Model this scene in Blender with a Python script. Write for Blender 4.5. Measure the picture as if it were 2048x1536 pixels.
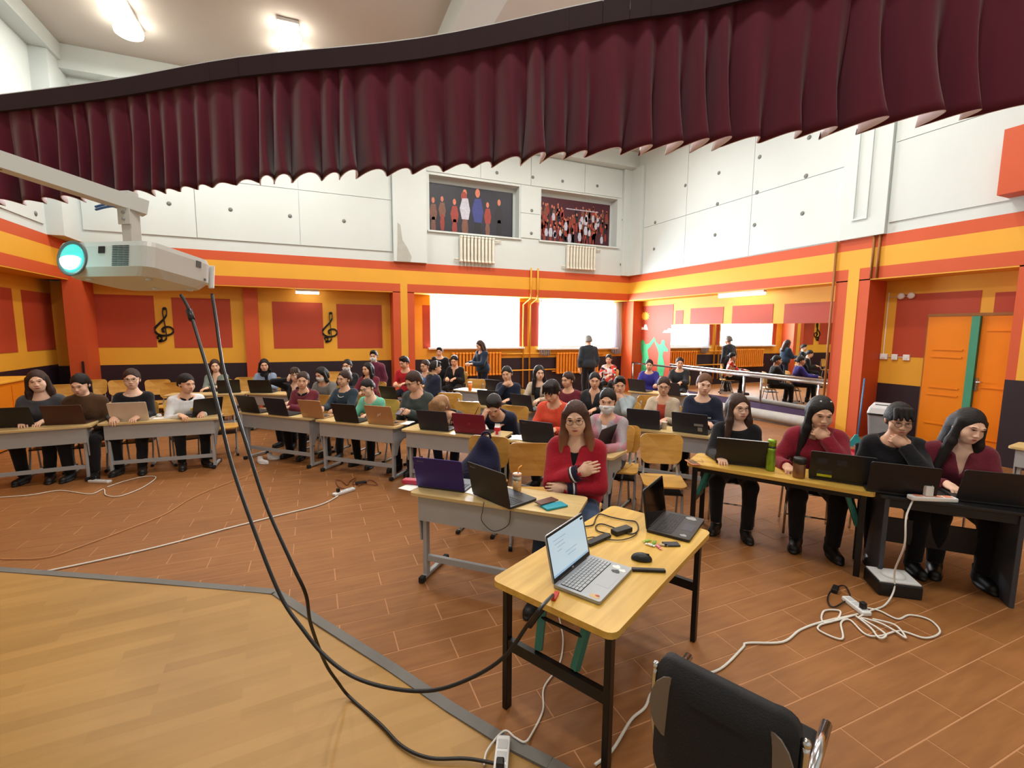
import bpy, bmesh, math, random
import numpy as np
from mathutils import Vector, Matrix, Euler
C = bpy.context.scene.collection
for _o in list(bpy.data.objects): bpy.data.objects.remove(_o)
random.seed(7); RNG = np.random.default_rng(5)
PI = math.pi
# ------------------------------------------------------------------ camera, world, lights, exposure
CAM_H = 1.88
FW = Vector((0.38804, 0.91449, -0.11455)); RT = Vector((0.92086, -0.38984, 0.00725)); UP = Vector((0.03802, 0.10830, 0.99339))
FPX = 931.0
cam_d = bpy.data.cameras.new('camera'); cam = bpy.data.objects.new('camera', cam_d); C.objects.link(cam)
cam.matrix_world = Matrix(((RT.x, UP.x, -FW.x, 0), (RT.y, UP.y, -FW.y, 0), (RT.z, UP.z, -FW.z, CAM_H), (0, 0, 0, 1)))
cam_d.sensor_width = 36; cam_d.lens = 36*FPX/2048; cam_d.clip_start = .05
SC = bpy.context.scene; SC.camera = cam
SC.view_settings.view_transform = 'Standard'; SC.view_settings.look = 'None'
SC.view_settings.exposure = 0.06; SC.view_settings.gamma = 1.0; SC.view_settings.use_curve_mapping = False
SC.cycles.max_bounces = 6; SC.cycles.diffuse_bounces = 4; SC.cycles.glossy_bounces = 3; SC.cycles.transparent_max_bounces = 8
SC.cycles.caustics_reflective = False; SC.cycles.caustics_refractive = False
W = bpy.data.worlds.new('world'); SC.world = W; W.use_nodes = True
W.node_tree.nodes['Background'].inputs[0].default_value = (.88, .95, 1, 1); W.node_tree.nodes['Background'].inputs[1].default_value = 6.0
def area(name, loc, rot, sx, sy, power, col):
    l = bpy.data.lights.new(name, 'AREA'); l.shape = 'RECTANGLE'; l.size = sx; l.size_y = sy; l.energy = power; l.color = col
    o = bpy.data.objects.new(name, l); o.location = loc; o.rotation_euler = rot; C.objects.link(o); return o
DAY = (.86, .94, 1.0)
area('daylight_window', (4.2, 13.0, 2.1), (math.radians(-90), 0, 0), 2.6, 1.4, 420, DAY)
area('daylight_window', (7.5, 13.0, 2.1), (math.radians(-90), 0, 0), 2.6, 1.4, 480, DAY)
WARM = (1.0, .955, .89)
LAMPS = ((-2.7, 10.1), (-.2, 9.8), (3.6, 9.5), (6.4, 9.0), (3.6, 5.4), (6.6, 4.8), (-.2, 5.4), (3.6, .4), (-.2, .4))
for (lx, ly) in LAMPS:
    for dy in (-.32, .32):
        o = area('ceiling_lamp_light', (lx, ly+dy, 6.80), (0, 0, 0), .36, .36, 44, WARM); o.data.shape = 'DISK'
def at(px, py, z):
    d = FW + RT*((px-1024)/FPX) + UP*((768-py)/FPX); t = (z-CAM_H)/d.z
    return Vector((d.x*t, d.y*t, z))
def at_d(px, py, dist):
    return Vector((0, 0, CAM_H)) + (FW + RT*((px-1024)/FPX) + UP*((768-py)/FPX))*dist
def at_x(px, py, X):
    d = FW + RT*((px-1024)/FPX) + UP*((768-py)/FPX); t = X/d.x
    return Vector((X, d.y*t, CAM_H+d.z*t))
def at_y(px, py, Y):
    d = FW + RT*((px-1024)/FPX) + UP*((768-py)/FPX); t = Y/d.y
    return Vector((d.x*t, Y, CAM_H+d.z*t))
# ------------------------------------------------------------------ materials
def lin(c):
    return tuple(((v/255)/12.92 if v/255 <= .04045 else ((v/255+.055)/1.055)**2.4) for v in c)+(1,)
MATS = {}
def mat(name, col, rough=.6, metal=0, var=.06, scale=8, bump=0, bscale=60, spec=.5, stretch=None, emit=None, sheen=0, coat=0):
    if name in MATS: return MATS[name]
    m = bpy.data.materials.new(name); m.use_nodes = True; nt = m.node_tree; b = nt.nodes['Principled BSDF']
    c = lin(col); m.diffuse_color = c
    b.inputs['Roughness'].default_value = rough; b.inputs['Metallic'].default_value = metal; b.inputs['Specular IOR Level'].default_value = spec
    if sheen: b.inputs['Sheen Weight'].default_value = sheen
    if coat: b.inputs['Coat Weight'].default_value = coat; b.inputs['Coat Roughness'].default_value = .15
    tc = nt.nodes.new('ShaderNodeTexCoord'); mp = nt.nodes.new('ShaderNodeMapping'); nt.links.new(tc.outputs['Object'], mp.inputs[0])
    if stretch: mp.inputs['Scale'].default_value = stretch
    n = nt.nodes.new('ShaderNodeTexNoise'); n.inputs['Scale'].default_value = scale; n.inputs['Detail'].default_value = 3
    nt.links.new(mp.outputs[0], n.inputs['Vector'])
    mx = nt.nodes.new('ShaderNodeMix'); mx.data_type = 'RGBA'
    mx.inputs['A'].default_value = tuple(max(0, v*(1-var*2)) for v in c[:3])+(1,); mx.inputs['B'].default_value = tuple(min(1, v*(1+var*2)) for v in c[:3])+(1,)
    nt.links.new(n.outputs['Fac'], mx.inputs['Factor']); nt.links.new(mx.outputs['Result'], b.inputs['Base Color'])
    if bump:
        n2 = nt.nodes.new('ShaderNodeTexNoise'); n2.inputs['Scale'].default_value = bscale; n2.inputs['Detail'].default_value = 2
        nt.links.new(mp.outputs[0], n2.inputs['Vector']); bp = nt.nodes.new('ShaderNodeBump'); bp.inputs['Strength'].default_value = bump; bp.inputs['Distance'].default_value = .01
        nt.links.new(n2.outputs['Fac'], bp.inputs['Height']); nt.links.new(bp.outputs[0], b.inputs['Normal'])
    if emit:
        b.inputs['Emission Color'].default_value = lin(emit[0]); b.inputs['Emission Strength'].default_value = emit[1]
    MATS[name] = m; return m
def wood(name, c1, c2, scale=3, rough=.45, axis=0):
    if name in MATS: return MATS[name]
    m = bpy.data.materials.new(name); m.use_nodes = True; nt = m.node_tree; b = nt.nodes['Principled BSDF']; b.inputs['Roughness'].default_value = rough
    tc = nt.nodes.new('ShaderNodeTexCoord'); mp = nt.nodes.new('ShaderNodeMapping'); nt.links.new(tc.outputs['Object'], mp.inputs[0])
    s = [9, 9, 9]; s[axis] = .9; mp.inputs['Scale'].default_value = s
    n = nt.nodes.new('ShaderNodeTexNoise'); n.inputs['Scale'].default_value = scale; n.inputs['Detail'].default_value = 5; n.inputs['Distortion'].default_value = .6
    nt.links.new(mp.outputs[0], n.inputs['Vector'])
    r = nt.nodes.new('ShaderNodeValToRGB'); r.color_ramp.elements[0].color = lin(c1); r.color_ramp.elements[1].color = lin(c2)
    r.color_ramp.elements[0].position = .3; r.color_ramp.elements[1].position = .7
    nt.links.new(n.outputs['Fac'], r.inputs[0]); nt.links.new(r.outputs[0], b.inputs['Base Color']); m.diffuse_color = lin(c2)
    MATS[name] = m; return m
def cloth(name, col, rough=.9): return mat('cloth_'+name, col, rough, var=.1, scale=14, bump=.35, bscale=55, spec=.2, sheen=.15)
M_WALL = mat('white_wall_paint', (208, 217, 216), .85, var=.025, scale=1.2, bump=.05, bscale=30)
M_CEIL = mat('ceiling_paint', (196, 190, 182), .9, var=.02, scale=.8)
M_OR = mat('orange_wall_paint', (200, 82, 38), .6, var=.04, scale=1.5, bump=.06, bscale=25)
M_RED = mat('red_orange_panel_paint', (176, 64, 34), .6, var=.04, scale=1.5)
M_YE = mat('yellow_wall_paint', (228, 166, 48), .6, var=.04, scale=1.5, bump=.06, bscale=25)
M_DK = mat('dark_plum_wainscot_paint', (38, 26, 36), .45, var=.06, scale=2)
M_DOOR = mat('orange_door_enamel', (222, 126, 18), .35, var=.04, scale=2)
M_GREEN = mat('green_door_edge', (60, 140, 110), .5)
M_STEEL = mat('grey_desk_steel', (168, 172, 176), .45, metal=.15, var=.03)
M_BLK = mat('black_plastic', (18, 18, 20), .45, var=.08)
M_BLKM = mat('black_metal', (20, 18, 20), .4, metal=.2, var=.05)
M_CHROME = mat('chrome', (205, 208, 212), .18, metal=1, var=.02)
M_WHITE = mat('white_plastic', (232, 234, 234), .4, var=.02)
M_PAPER = mat('paper', (238, 238, 234), .9, var=.02)
M_RUB = mat('black_rubber', (22, 22, 22), .85)
M_TOP = wood('pale_desk_laminate', (200, 172, 116), (214, 188, 134), 2.2, .35)
M_PLY = wood('chair_plywood', (196, 146, 66), (216, 168, 84), 2.5, .35)
M_TAB = wood('yellow_table_laminate', (196, 152, 62), (224, 184, 92), 2.0, .35)
M_SKIN = mat('skin', (220, 172, 142), .55, var=.04, scale=12, spec=.3)
M_SKIN2 = mat('skin_pale', (232, 190, 164), .55, var=.04, scale=12, spec=.3)
M_EYEW = mat('eye_white', (225, 215, 208), .3); M_IRIS = mat('iris', (28, 18, 14), .2); M_LIP = mat('lip', (178, 88, 80), .45); M_BROW = mat('brow', (44, 30, 26), .8)
M_HAIR = mat('hair_black', (26, 20, 19), .5, var=.3, scale=5, spec=.3, bump=.5, bscale=30, stretch=(14, 14, 1.2))
M_HAIRB = mat('hair_brown', (104, 66, 44), .5, var=.25, scale=5, spec=.3, bump=.5, bscale=30, stretch=(14, 14, 1.2))
M_HAIRL = mat('hair_light_brown', (152, 112, 74), .5, var=.25, scale=5, spec=.3, bump=.5, bscale=30, stretch=(14, 14, 1.2))
M_HAIRD = mat('hair_dark_brown', (58, 38, 30), .5, var=.25, scale=5, spec=.3, bump=.5, bscale=30, stretch=(14, 14, 1.2))
# ------------------------------------------------------------------ mesh helpers
def tag(o, label=None, cat=None, group=None, kind=None):
    if label: o['label'] = label
    if cat: o['category'] = cat
    if group: o['group'] = group
    if kind: o['kind'] = kind
    return o
def empty(name, loc=(0, 0, 0), rz=0):
    o = bpy.data.objects.new(name, None); o.location = loc; o.rotation_euler = (0, 0, rz); o.empty_display_size = .1; C.objects.link(o); return o
def thing(name, label, cat, loc=(0, 0, 0), rz=0, group=None): return tag(empty(name, loc, rz), label, cat, group)
class MB:
    def __init__(s): s.v = []; s.f = []; s.m = []; s.n = 0; s.sm = []
    def add(s, vs, fs, mi=0, smooth=False):
        b = s.n; s.v += [tuple(v) for v in vs]; s.n = len(s.v)
        for f in fs: s.f.append(tuple(i+b for i in f)); s.m.append(mi); s.sm.append(smooth)
        return s
    def box(s, c, d, R=None, mi=0, bev=0):
        hx, hy, hz = d[0]/2, d[1]/2, d[2]/2; c = Vector(c)
        if bev <= 0:
            vs = [Vector((x, y, z)) for x in (-hx, hx) for y in (-hy, hy) for z in (-hz, hz)]
            fs = [(0, 1, 3, 2), (4, 6, 7, 5), (0, 4, 5, 1), (2, 3, 7, 6), (0, 2, 6, 4), (1, 5, 7, 3)]
        else:
            bm = bmesh.new(); bmesh.ops.create_cube(bm, size=1)
            for v in bm.verts: v.co = Vector((v.co.x*d[0], v.co.y*d[1], v.co.z*d[2]))
            bmesh.ops.bevel(bm, geom=bm.edges[:], offset=bev, segments=2, affect='EDGES', profile=.5)
            bm.verts.index_update(); vs = [v.co.copy() for v in bm.verts]; fs = [tuple(v.index for v in f.verts) for f in bm.faces]; bm.free()
        if R is not None: vs = [R @ v for v in vs]
        return s.add([v+c for v in vs], fs, mi)
    def tube(s, pts, r, n=8, mi=0, cap=True, r2=None):
        pts = [Vector(p) for p in pts]; N = len(pts); vs = []; fs = []; up = None
        for i, p in enumerate(pts):
            t = (pts[min(i+1, N-1)]-pts[max(i-1, 0)])
            if t.length < 1e-9: t = Vector((0, 0, 1))
            t.normalize()
            if up is None:
                up = Vector((0, 0, 1)) if abs(t.z) < .9 else Vector((1, 0, 0))
            a = t.cross(up).normalized(); b = a.cross(t).normalized(); up = b
            rr = r if r2 is None else r+(r2-r)*i/max(1, N-1)
            for k in range(n):
                th = 2*PI*k/n; vs.append(p+a*(rr*math.cos(th))+b*(rr*math.sin(th)))
        for i in range(N-1):
            for k in range(n): fs.append((i*n+k, i*n+(k+1) % n, (i+1)*n+(k+1) % n, (i+1)*n+k))
        if cap: fs.append(tuple(range(n))[::-1]); fs.append(tuple(range((N-1)*n, N*n)))
        return s.add(vs, fs, mi, True)
    def bar(s, a, b, w, h, mi=0):
        a = Vector(a); b = Vector(b); t = (b-a); L = t.length; t.normalize()
        up = Vector((0, 0, 1)) if abs(t.z) < .95 else Vector((0, 1, 0))
        x = t.cross(up).normalized(); z = x.cross(t)
        R = Matrix((x, t, z)).transposed()
        return s.box((a+b)/2, (w, L, h), R, mi)
    def lathe(s, prof, n=16, c=(0, 0, 0), R=None, mi=0):
        c = Vector(c); vs = []; fs = []
        for (r, z) in prof:
            for k in range(n):
                v = Vector((r*math.cos(2*PI*k/n), r*math.sin(2*PI*k/n), z)); vs.append((R @ v if R is not None else v)+c)
        for i in range(len(prof)-1):
            for k in range(n): fs.append((i*n+k, i*n+(k+1) % n, (i+1)*n+(k+1) % n, (i+1)*n+k))
        fs.append(tuple(range(n))[::-1]); fs.append(tuple(range((len(prof)-1)*n, len(prof)*n)))
        return s.add(vs, fs, mi, True)
    def prism(s, poly, h, M=None, mi=0):
        """outline in local xy, thickness h along z (from 0 to h), transformed by M"""
        n = len(poly); vs = [Vector((p[0], p[1], z)) for z in (0, h) for p in poly]
        ar = sum(poly[i][0]*poly[(i+1) % n][1]-poly[(i+1) % n][0]*poly[i][1] for i in range(n))
        fs = [tuple(range(n))[::-1], tuple(range(n, 2*n))]+[(i, (i+1) % n, n+(i+1) % n, n+i) for i in range(n)]
        if ar < 0: fs = [f[::-1] for f in fs]
        if M is not None: vs = [M @ v for v in vs]
        return s.add(vs, fs, mi)
    def ball(s, c, r, R=None, mi=0, n=8, m=6):
        vs = []; fs = []; c = Vector(c)
        if not hasattr(r, '__len__'): r = (r, r, r)
        for i in range(m+1):
            th = PI*i/m
            for k in range(n):
                v = Vector((r[0]*math.sin(th)*math.cos(2*PI*k/n), r[1]*math.sin(th)*math.sin(2*PI*k/n), -r[2]*math.cos(th)))
                vs.append((R @ v if R is not None else v)+c)
        for i in range(m):
            for k in range(n): fs.append((i*n+k, i*n+(k+1) % n, (i+1)*n+(k+1) % n, (i+1)*n+k))
        return s.add(vs, fs, mi, True)
    def mesh(s, name, mats):
        me = bpy.data.meshes.new(name); me.from_pydata(s.v, [], s.f)
        for m in (mats if isinstance(mats, (list, tuple)) else [mats]): me.materials.append(m)
        me.polygons.foreach_set('material_index', s.m); me.polygons.foreach_set('use_smooth', s.sm); me.update(); return me
    def build(s, name, mats, parent=None, loc=None, label=None):
        o = bpy.data.objects.new(name, s.mesh(name, mats)); C.objects.link(o)
        if parent: o.parent = parent
        if loc is not None: o.location = loc
        if label: o['label'] = label
        return o
def obj(name, me, parent=None, M=None, label=None):
    o = bpy.data.objects.new(name, me); C.objects.link(o)
    if parent: o.parent = parent
    if M is not None: o.matrix_local = M
    if label: o['label'] = label
    return o
def rz(a): return Matrix.Rotation(a, 4, 'Z')
def spline(pts, n=6):
    pts = [Vector(p) for p in pts]; out = []
    for i in range(len(pts)-1):
        p0 = pts[max(i-1, 0)]; p1 = pts[i]; p2 = pts[i+1]; p3 = pts[min(i+2, len(pts)-1)]
        for k in range(n):
            t = k/n; out.append(.5*((2*p1)+(-p0+p2)*t+(2*p0-5*p1+4*p2-p3)*t*t+(-p0+3*p1-3*p2+p3)*t**3))
    out.append(pts[-1]); return out
def rrect(w, h, r, n=4, x=0, y=0):
    o = []
    for cx, cy, a in ((w/2-r, h/2-r, 0), (-w/2+r, h/2-r, 90), (-w/2+r, -h/2+r, 180), (w/2-r, -h/2+r, 270)):
        for k in range(n+1): t = math.radians(a+90*k/n); o.append((x+cx+r*math.cos(t), y+cy+r*math.sin(t)))
    return o
def copy_tree(o, parent=None):
    c = o.copy(); C.objects.link(c); c.parent = parent
    for ch in o.children: copy_tree(ch, c)
    return c

def ombre():
    m = mat('hair_ombre_brown', (90, 56, 40), .5, var=.25, scale=5, spec=.3, bump=.5, bscale=30, stretch=(14, 14, 1.2)); nt = m.node_tree; b = nt.nodes['Principled BSDF']
    tc = nt.nodes.new('ShaderNodeTexCoord'); sp = nt.nodes.new('ShaderNodeSeparateXYZ'); nt.links.new(tc.outputs['Object'], sp.inputs[0]); r = nt.nodes.new('ShaderNodeMapRange'); r.inputs['From Min'].default_value = .12; r.inputs['From Max'].default_value = -.25; nt.links.new(sp.outputs['Z'], r.inputs['Value'])
    mx = nt.nodes.new('ShaderNodeMix'); mx.data_type = 'RGBA'; mx.inputs['A'].default_value = lin((72, 46, 36)); mx.inputs['B'].default_value = lin((176, 116, 78)); nt.links.new(r.outputs[0], mx.inputs['Factor']); nt.links.new(mx.outputs['Result'], b.inputs['Base Color']); return m
M_HAIRO = ombre()
# ------------------------------------------------------------------ room shell
X0, X1, Y1 = -4.39, 8.98, 12.0           # faces of the upper walls
XL, XR, YB = -4.89, 9.48, 12.5           # faces of the recessed lower walls
ZB1, ZB2, ZB3, ZB4, ZC = 2.82, 3.017, 3.347, 3.546, 7.05
def S(o): o['kind'] = 'structure'; return o
def bx(mb, x0, x1, y0, y1, z0, z1, mi=0): mb.box(((x0+x1)/2, (y0+y1)/2, (z0+z1)/2), (x1-x0, y1-y0, z1-z0), None, mi)
def one(name, ms, parent, *a): m = MB(); bx(m, *a); return m.build(name, ms, parent)
m = MB()
WN = ((2.90, 5.52, 1.40, 2.80), (6.15, 8.80, 1.36, 2.80)); NC = ((2.80, 5.27, 4.38, 5.74), (5.93, 8.46, 4.38, 5.76))
xs = [XL-.2, WN[0][0], WN[0][1], WN[1][0], WN[1][1], XR+.2]
for a in (0, 2, 4): bx(m, xs[a], xs[a+1], YB, YB+.25, 0, ZB1)
for w in WN: bx(m, w[0], w[1], YB, YB+.25, 0, w[2]); bx(m, w[0], w[1], YB, YB+.25, w[3], ZB1)
xs = [XL-.2, NC[0][0], NC[0][1], NC[1][0], NC[1][1], XR+.2]
for a in (0, 2, 4): bx(m, xs[a], xs[a+1], Y1, YB+.25, ZB1, ZC)
for w in NC: bx(m, w[0], w[1], Y1, YB+.25, ZB1, w[2]); bx(m, w[0], w[1], Y1, YB+.25, w[3], ZC); bx(m, w[0], w[1], Y1+.3, YB+.25, w[2], w[3])
wb = S(m.build('wall_back', M_WALL))
m = MB(); bx(m, XL-.2, XL, -3.6, YB, 0, ZB1); bx(m, XL-.2, X0, -3.6, YB, ZB1, ZC); wl = S(m.build('wall_left', M_WALL))
m = MB(); bx(m, XR, XR+.2, -3.6, YB, 0, ZB1); bx(m, X1, XR+.2, -3.6, YB, ZB1, ZC); wr = S(m.build('wall_right', M_WALL))
S(one('wall_front', M_WALL, None, XL-.2, XR+.2, -3.8, -3.6, 0, ZC))
ce = S(one('ceiling', M_CEIL, None, XL-.2, XR+.2, -3.8, YB+.25, ZC, ZC+.2))
one('ceiling_beam', M_WALL, ce, 2.2, 2.75, -3.6, Y1, 6.6, ZC-.001)
one('ceiling_beam', M_WALL, ce, X0, X1, Y1-.3, Y1, 6.62, ZC-.001)
one('ceiling_beam', M_WALL, ce, X0, X0+.3, -3.5, Y1-.3, 6.75, ZC-.001)
# painted bands round the three walls
for nm, mt, z0, z1 in (('painted_band', M_OR, ZB1, ZB2), ('painted_band', M_YE, ZB2, ZB3), ('painted_band', M_OR, ZB3, ZB4)):
    one(nm, mt, wb, X0, X1, Y1-.004, Y1, z0, z1); one(nm, mt, wl, X0, X0+.004, -3.5, Y1, z0, z1); one(nm, mt, wr, X1-.004, X1, -3.5, Y1, z0, z1)
for par, a in ((wb, (X0, X1, Y1, YB)), (wl, (XL, X0, -3.5, Y1)), (wr, (X1, XR, -3.5, Y1))):
    one('soffit_lining', M_YE, par, a[0], a[1], a[2], a[3], ZB1-.02, ZB1)
# lower walls: yellow ground, dark wainscot
one('painted_panel', M_YE, wb, XL, 2.895, YB-.004, YB, 1.08, ZB1-.02); one('painted_panel', M_YE, wb, 5.525, 6.145, YB-.004, YB, 1.08, ZB1-.02)
one('painted_panel', M_YE, wb, 8.805, XR, YB-.004, YB, 1.08, ZB1-.02)
for w in WN: one('painted_panel', M_YE, wb, w[0], w[1], YB-.004, YB, 1.08, w[2])
one('wainscot', M_DK, wb, XL, XR, YB-.006, YB, 0, 1.08)
one('painted_panel', M_YE, wl, XL, XL+.004, 4, YB, 1.12, ZB1-.02); one('wainscot', M_DK, wl, XL, XL+.006, 4, YB, 0, 1.12)
one('painted_panel', M_YE, wr, XR-.004, XR, -3.5, YB, .98, ZB1-.02); one('wainscot', M_DK, wr, XR-.006, XR, -3.5, YB, 0, .98)
for x0, x1, z0, z1 in ((-4.26, -3.18, 1.46, 2.57), (-2.86, -1.74, 1.44, 2.545), (-.885, .22, 1.41, 2.515), (.54, 1.635, 1.40, 2.50), (2.69, 2.895, 1.38, 2.53), (5.525, 5.78, 1.42, 2.70), (5.9, 6.145, 1.42, 2.70), (8.805, 9.0, 1.42, 2.5)):
    one('painted_panel', M_RED, wb, x0, x1, YB-.012, YB-.003, z0, z1)
for y0, y1 in ((9.9, 11.12), (11.42, 12.45), (8.2, 9.6)): one('painted_panel', M_RED, wl, XL+.003, XL+.012, y0, y1, 1.43, 2.55)
# columns
def col(par, ax, a0, a1, stripes, z1=ZB1):
    if ax == 'y': cc = one('column', M_OR, par, a0, a1, Y1, YB, 0, ZB1)
    else: cc = one('column', M_OR, par, X1, XR, a0, a1, 0, ZB1)
    for mt, b0, b1, zt in stripes:
        if ax == 'y': one('painted_stripe', mt, cc, b0, b1, Y1-.006, Y1, 0, zt)
        else: one('painted_stripe', mt, cc, X1-.006, X1, b0, b1, 0, zt)
    return cc
col(wb, 'y', 1.85, 2.38, ((M_YE, 2.035, 2.21, ZB2),))
c = one('column', M_OR, wb, -1.46, -1.18, YB-.12, YB, 0, ZB1-.02)
c = one('column', M_OR, wb, -4.5, -4.2, Y1-.05, YB, 0, ZB1); one('pipe', M_DK, c, -4.3, -4.27, Y1-.08, Y1-.05, 0, 1.2)
one('column', M_OR, wr, XR-.35, XR, 11.95, YB, 0, ZB1-.02)
col(wr, 'x', 5.19, 5.77, ((M_YE, 5.37, 5.56, ZB2),))
c = one('column', M_OR, wr, X1, XR, 1.6, 3.31, 0, ZB1); one('painted_stripe', M_YE, c, X1-.006, X1, 1.6, 3.2, 1.24, ZB2); one('painted_stripe', M_DK, c, X1-.006, X1, 1.6, 3.31, 0, 1.24)
# upper white columns and mouldings
c = one('column', M_WALL, wb, 1.88, 2.7, Y1-.12, Y1, ZB4, 6.62)
stain = mat('damp_stain', (176, 178, 170), .9, var=.08)
m = MB(); m.prism([(0, 0), (.33, -.02), (.36, .1), (.26, .32), (.14, .5), (.1, .85), (.03, .9), (.02, .4)], .004, Matrix.Translation((1.95, Y1-.12, ZB4+.02)) @ Matrix.Rotation(PI/2, 4, 'X')); m.build('stain', stain, c)
one('column', M_WALL, wb, 8.62, X1, Y1-.1, Y1, ZB4, 6.62); one('column', M_WALL, wr, X1-.1, X1, 11.4, 11.9, ZB4, 6.62)
one('column', M_WALL, wl, X0, X0+.25, 11.3, 12, ZB4, 6.75)
c = one('column', M_WALL, wr, X1-.08, X1, 5.0, 5.75, ZB4, 6.75)
for y0, y1, z0, z1 in ((5.28, 5.31, 3.85, 5.9), (5.5, 5.53, 3.85, 5.8), (5.31, 5.5, 3.85, 3.88), (5.31, 5.5, 5.78, 5.81)): one('moulding', M_WALL, c, X1-.11, X1-.08, y0, y1, z0, z1)
# acoustic boards with round fixings
def boards(par, ax, us, zs):
    for i in range(len(us)-1):
        for j in range(len(zs)-1):
            a0, a1, z0, z1 = us[i]+.006, us[i+1]-.006, zs[j]+.006, zs[j+1]-.006
            if ax == 'y': one('wall_board', M_WALL, par, a0, a1, Y1-.025, Y1, z0, z1)
            elif ax == 'x': one('wall_board', M_WALL, par, X1-.025, X1, a0, a1, z0, z1)
            else: one('wall_board', M_WALL, par, X0, X0+.025, a0, a1, z0, z1)
boards(wb, 'y', (-4.1, -2.2, -.2, 1.86), (3.78, 5.0, 6.5))
boards(wb, 'y', (2.72, 4.15, 5.6), (5.8, 6.6)); boards(wb, 'y', (5.6, 7.3, 8.6), (5.8, 6.6)); boards(wb, 'y', (5.3, 5.9), (4.4, 5.06, 5.78))
boards(wr, 'x', (5.77, 7.72, 9.7, 11.38), (3.56, 4.86, 6.6)); boards(wr, 'x', (.2, 2.6, 4.98), (3.72, 5.0, 6.6))
boards(wl, 'x2', (5.0, 7.2, 9.4, 11.2), (3.7, 5.0, 6.6))
M_BOLT = mat('board_fixing', (120, 124, 122), .5, metal=.4)
def disc_mesh():
    m = MB(); m.lathe([(.042, 0), (.042, .008), (.03, .016), (.012, .018)], 12); return m.mesh('board_fixing', M_BOLT)
DM = disc_mesh()
for px, py in ((993.7, 345.5), (1065.6, 354.6), (1125, 362.4), (1194.5, 372), (1255, 381), (840, 395.5), (1063.5, 421), (1246, 440), (1062.7, 466.6), (1242, 529), (338, 407), (461, 419), (580, 432), (688, 442)):
    p = at_y(px, py, Y1-.025); obj('board_fixing', DM, wb, Matrix.Translation(p) @ Matrix.Rotation(PI/2, 4, 'X'))
for px, py in ((1310.5, 445), (1430, 470), (1308, 498), (1509, 450), (1438, 346), (1371, 371), (1519.5, 314), (1514, 385), (1612, 352), (1618.5, 275), (1604.7, 427), (1784.7, 263.4), (1767, 426), (1435, 408)):
    p = at_x(px, py, X1-.025); obj('board_fixing', DM, wr, Matrix.Translation(p) @ Matrix.Rotation(-PI/2, 4, 'Y'))
for px, py in ((71, 427), (70, 152), (42, 260)):
    p = at_x(px, py, X0+.025); obj('board_fixing', DM, wl, Matrix.Translation(p) @ Matrix.Rotation(PI/2, 4, 'Y'))
# thin pipes on the walls
m = MB()
for x in (5.62, 5.83): m.tube([(x, Y1-.06, 3.6), (x, Y1-.06, ZB1-.05), (x, YB-.06, ZB1-.2), (x, YB-.06, .2)], .025)
m.tube([(4.9, YB-.08, .72), (6.7, YB-.08, .72)], .02); m.tube([(4.9, YB-.06, 1.2), (6.7, YB-.06, 1.2)], .02)
m.build('heating_pipe', M_YE, wb)
M_PIPE = mat('brown_pipe_paint', (150, 96, 40), .5)
m = MB(); m.tube([(X1-.03, 5.8, ZB4), (X1-.03, 5.8, 0)], .02); m.build('pipe', M_PIPE, wr)
m = MB(); m.tube([(X1-.03, 5.17, ZB4), (X1-.03, 5.17, ZB1)], .02); m.tube([(X1-.03, 5.08, ZB4), (X1-.03, 5.08, ZB1)], .02); m.build('pipe', M_PIPE, wr)
# windows
M_GLASS = bpy.data.materials.new('window_glass'); M_GLASS.use_nodes = True
nt = M_GLASS.node_tree; nt.nodes.remove(nt.nodes['Principled BSDF']); out = nt.nodes['Material Output']
t_ = nt.nodes.new('ShaderNodeBsdfTransparent'); g_ = nt.nodes.new('ShaderNodeBsdfGlossy'); g_.inputs['Roughness'].default_value = .02; x_ = nt.nodes.new('ShaderNodeMixShader'); x_.inputs[0].default_value = .06
nt.links.new(t_.outputs[0], x_.inputs[1]); nt.links.new(g_.outputs[0], x_.inputs[2]); nt.links.new(x_.outputs[0], out.inputs[0])
M_FRAME = mat('window_frame_white', (235, 238, 238), .4)
for i, w in enumerate(WN):
    f = MB(); d = .06
    for a in ((w[0], w[0]+d, w[2], w[3]), (w[1]-d, w[1], w[2], w[3]), (w[0]+d, w[1]-d, w[2], w[2]+d), (w[0]+d, w[1]-d, w[3]-d, w[3])): bx(f, a[0], a[1], YB+.12, YB+.18, a[2], a[3])
    fo = S(f.build('window_%d' % (i+1), M_FRAME))
    one('pane', M_GLASS, fo, w[0]+d, w[1]-d, YB+.148, YB+.152, w[2]+d, w[3]-d)
    one('sill', M_FRAME, fo, w[0]-.08, w[1]+.12, YB-.14, YB+.12, w[2]-.045, w[2])
for i, w in enumerate(NC): one('niche_sill', M_WALL, wb, w[0]-.06, w[1]+.06, Y1-.06, Y1+.3, w[2]-.04, w[2])
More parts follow.
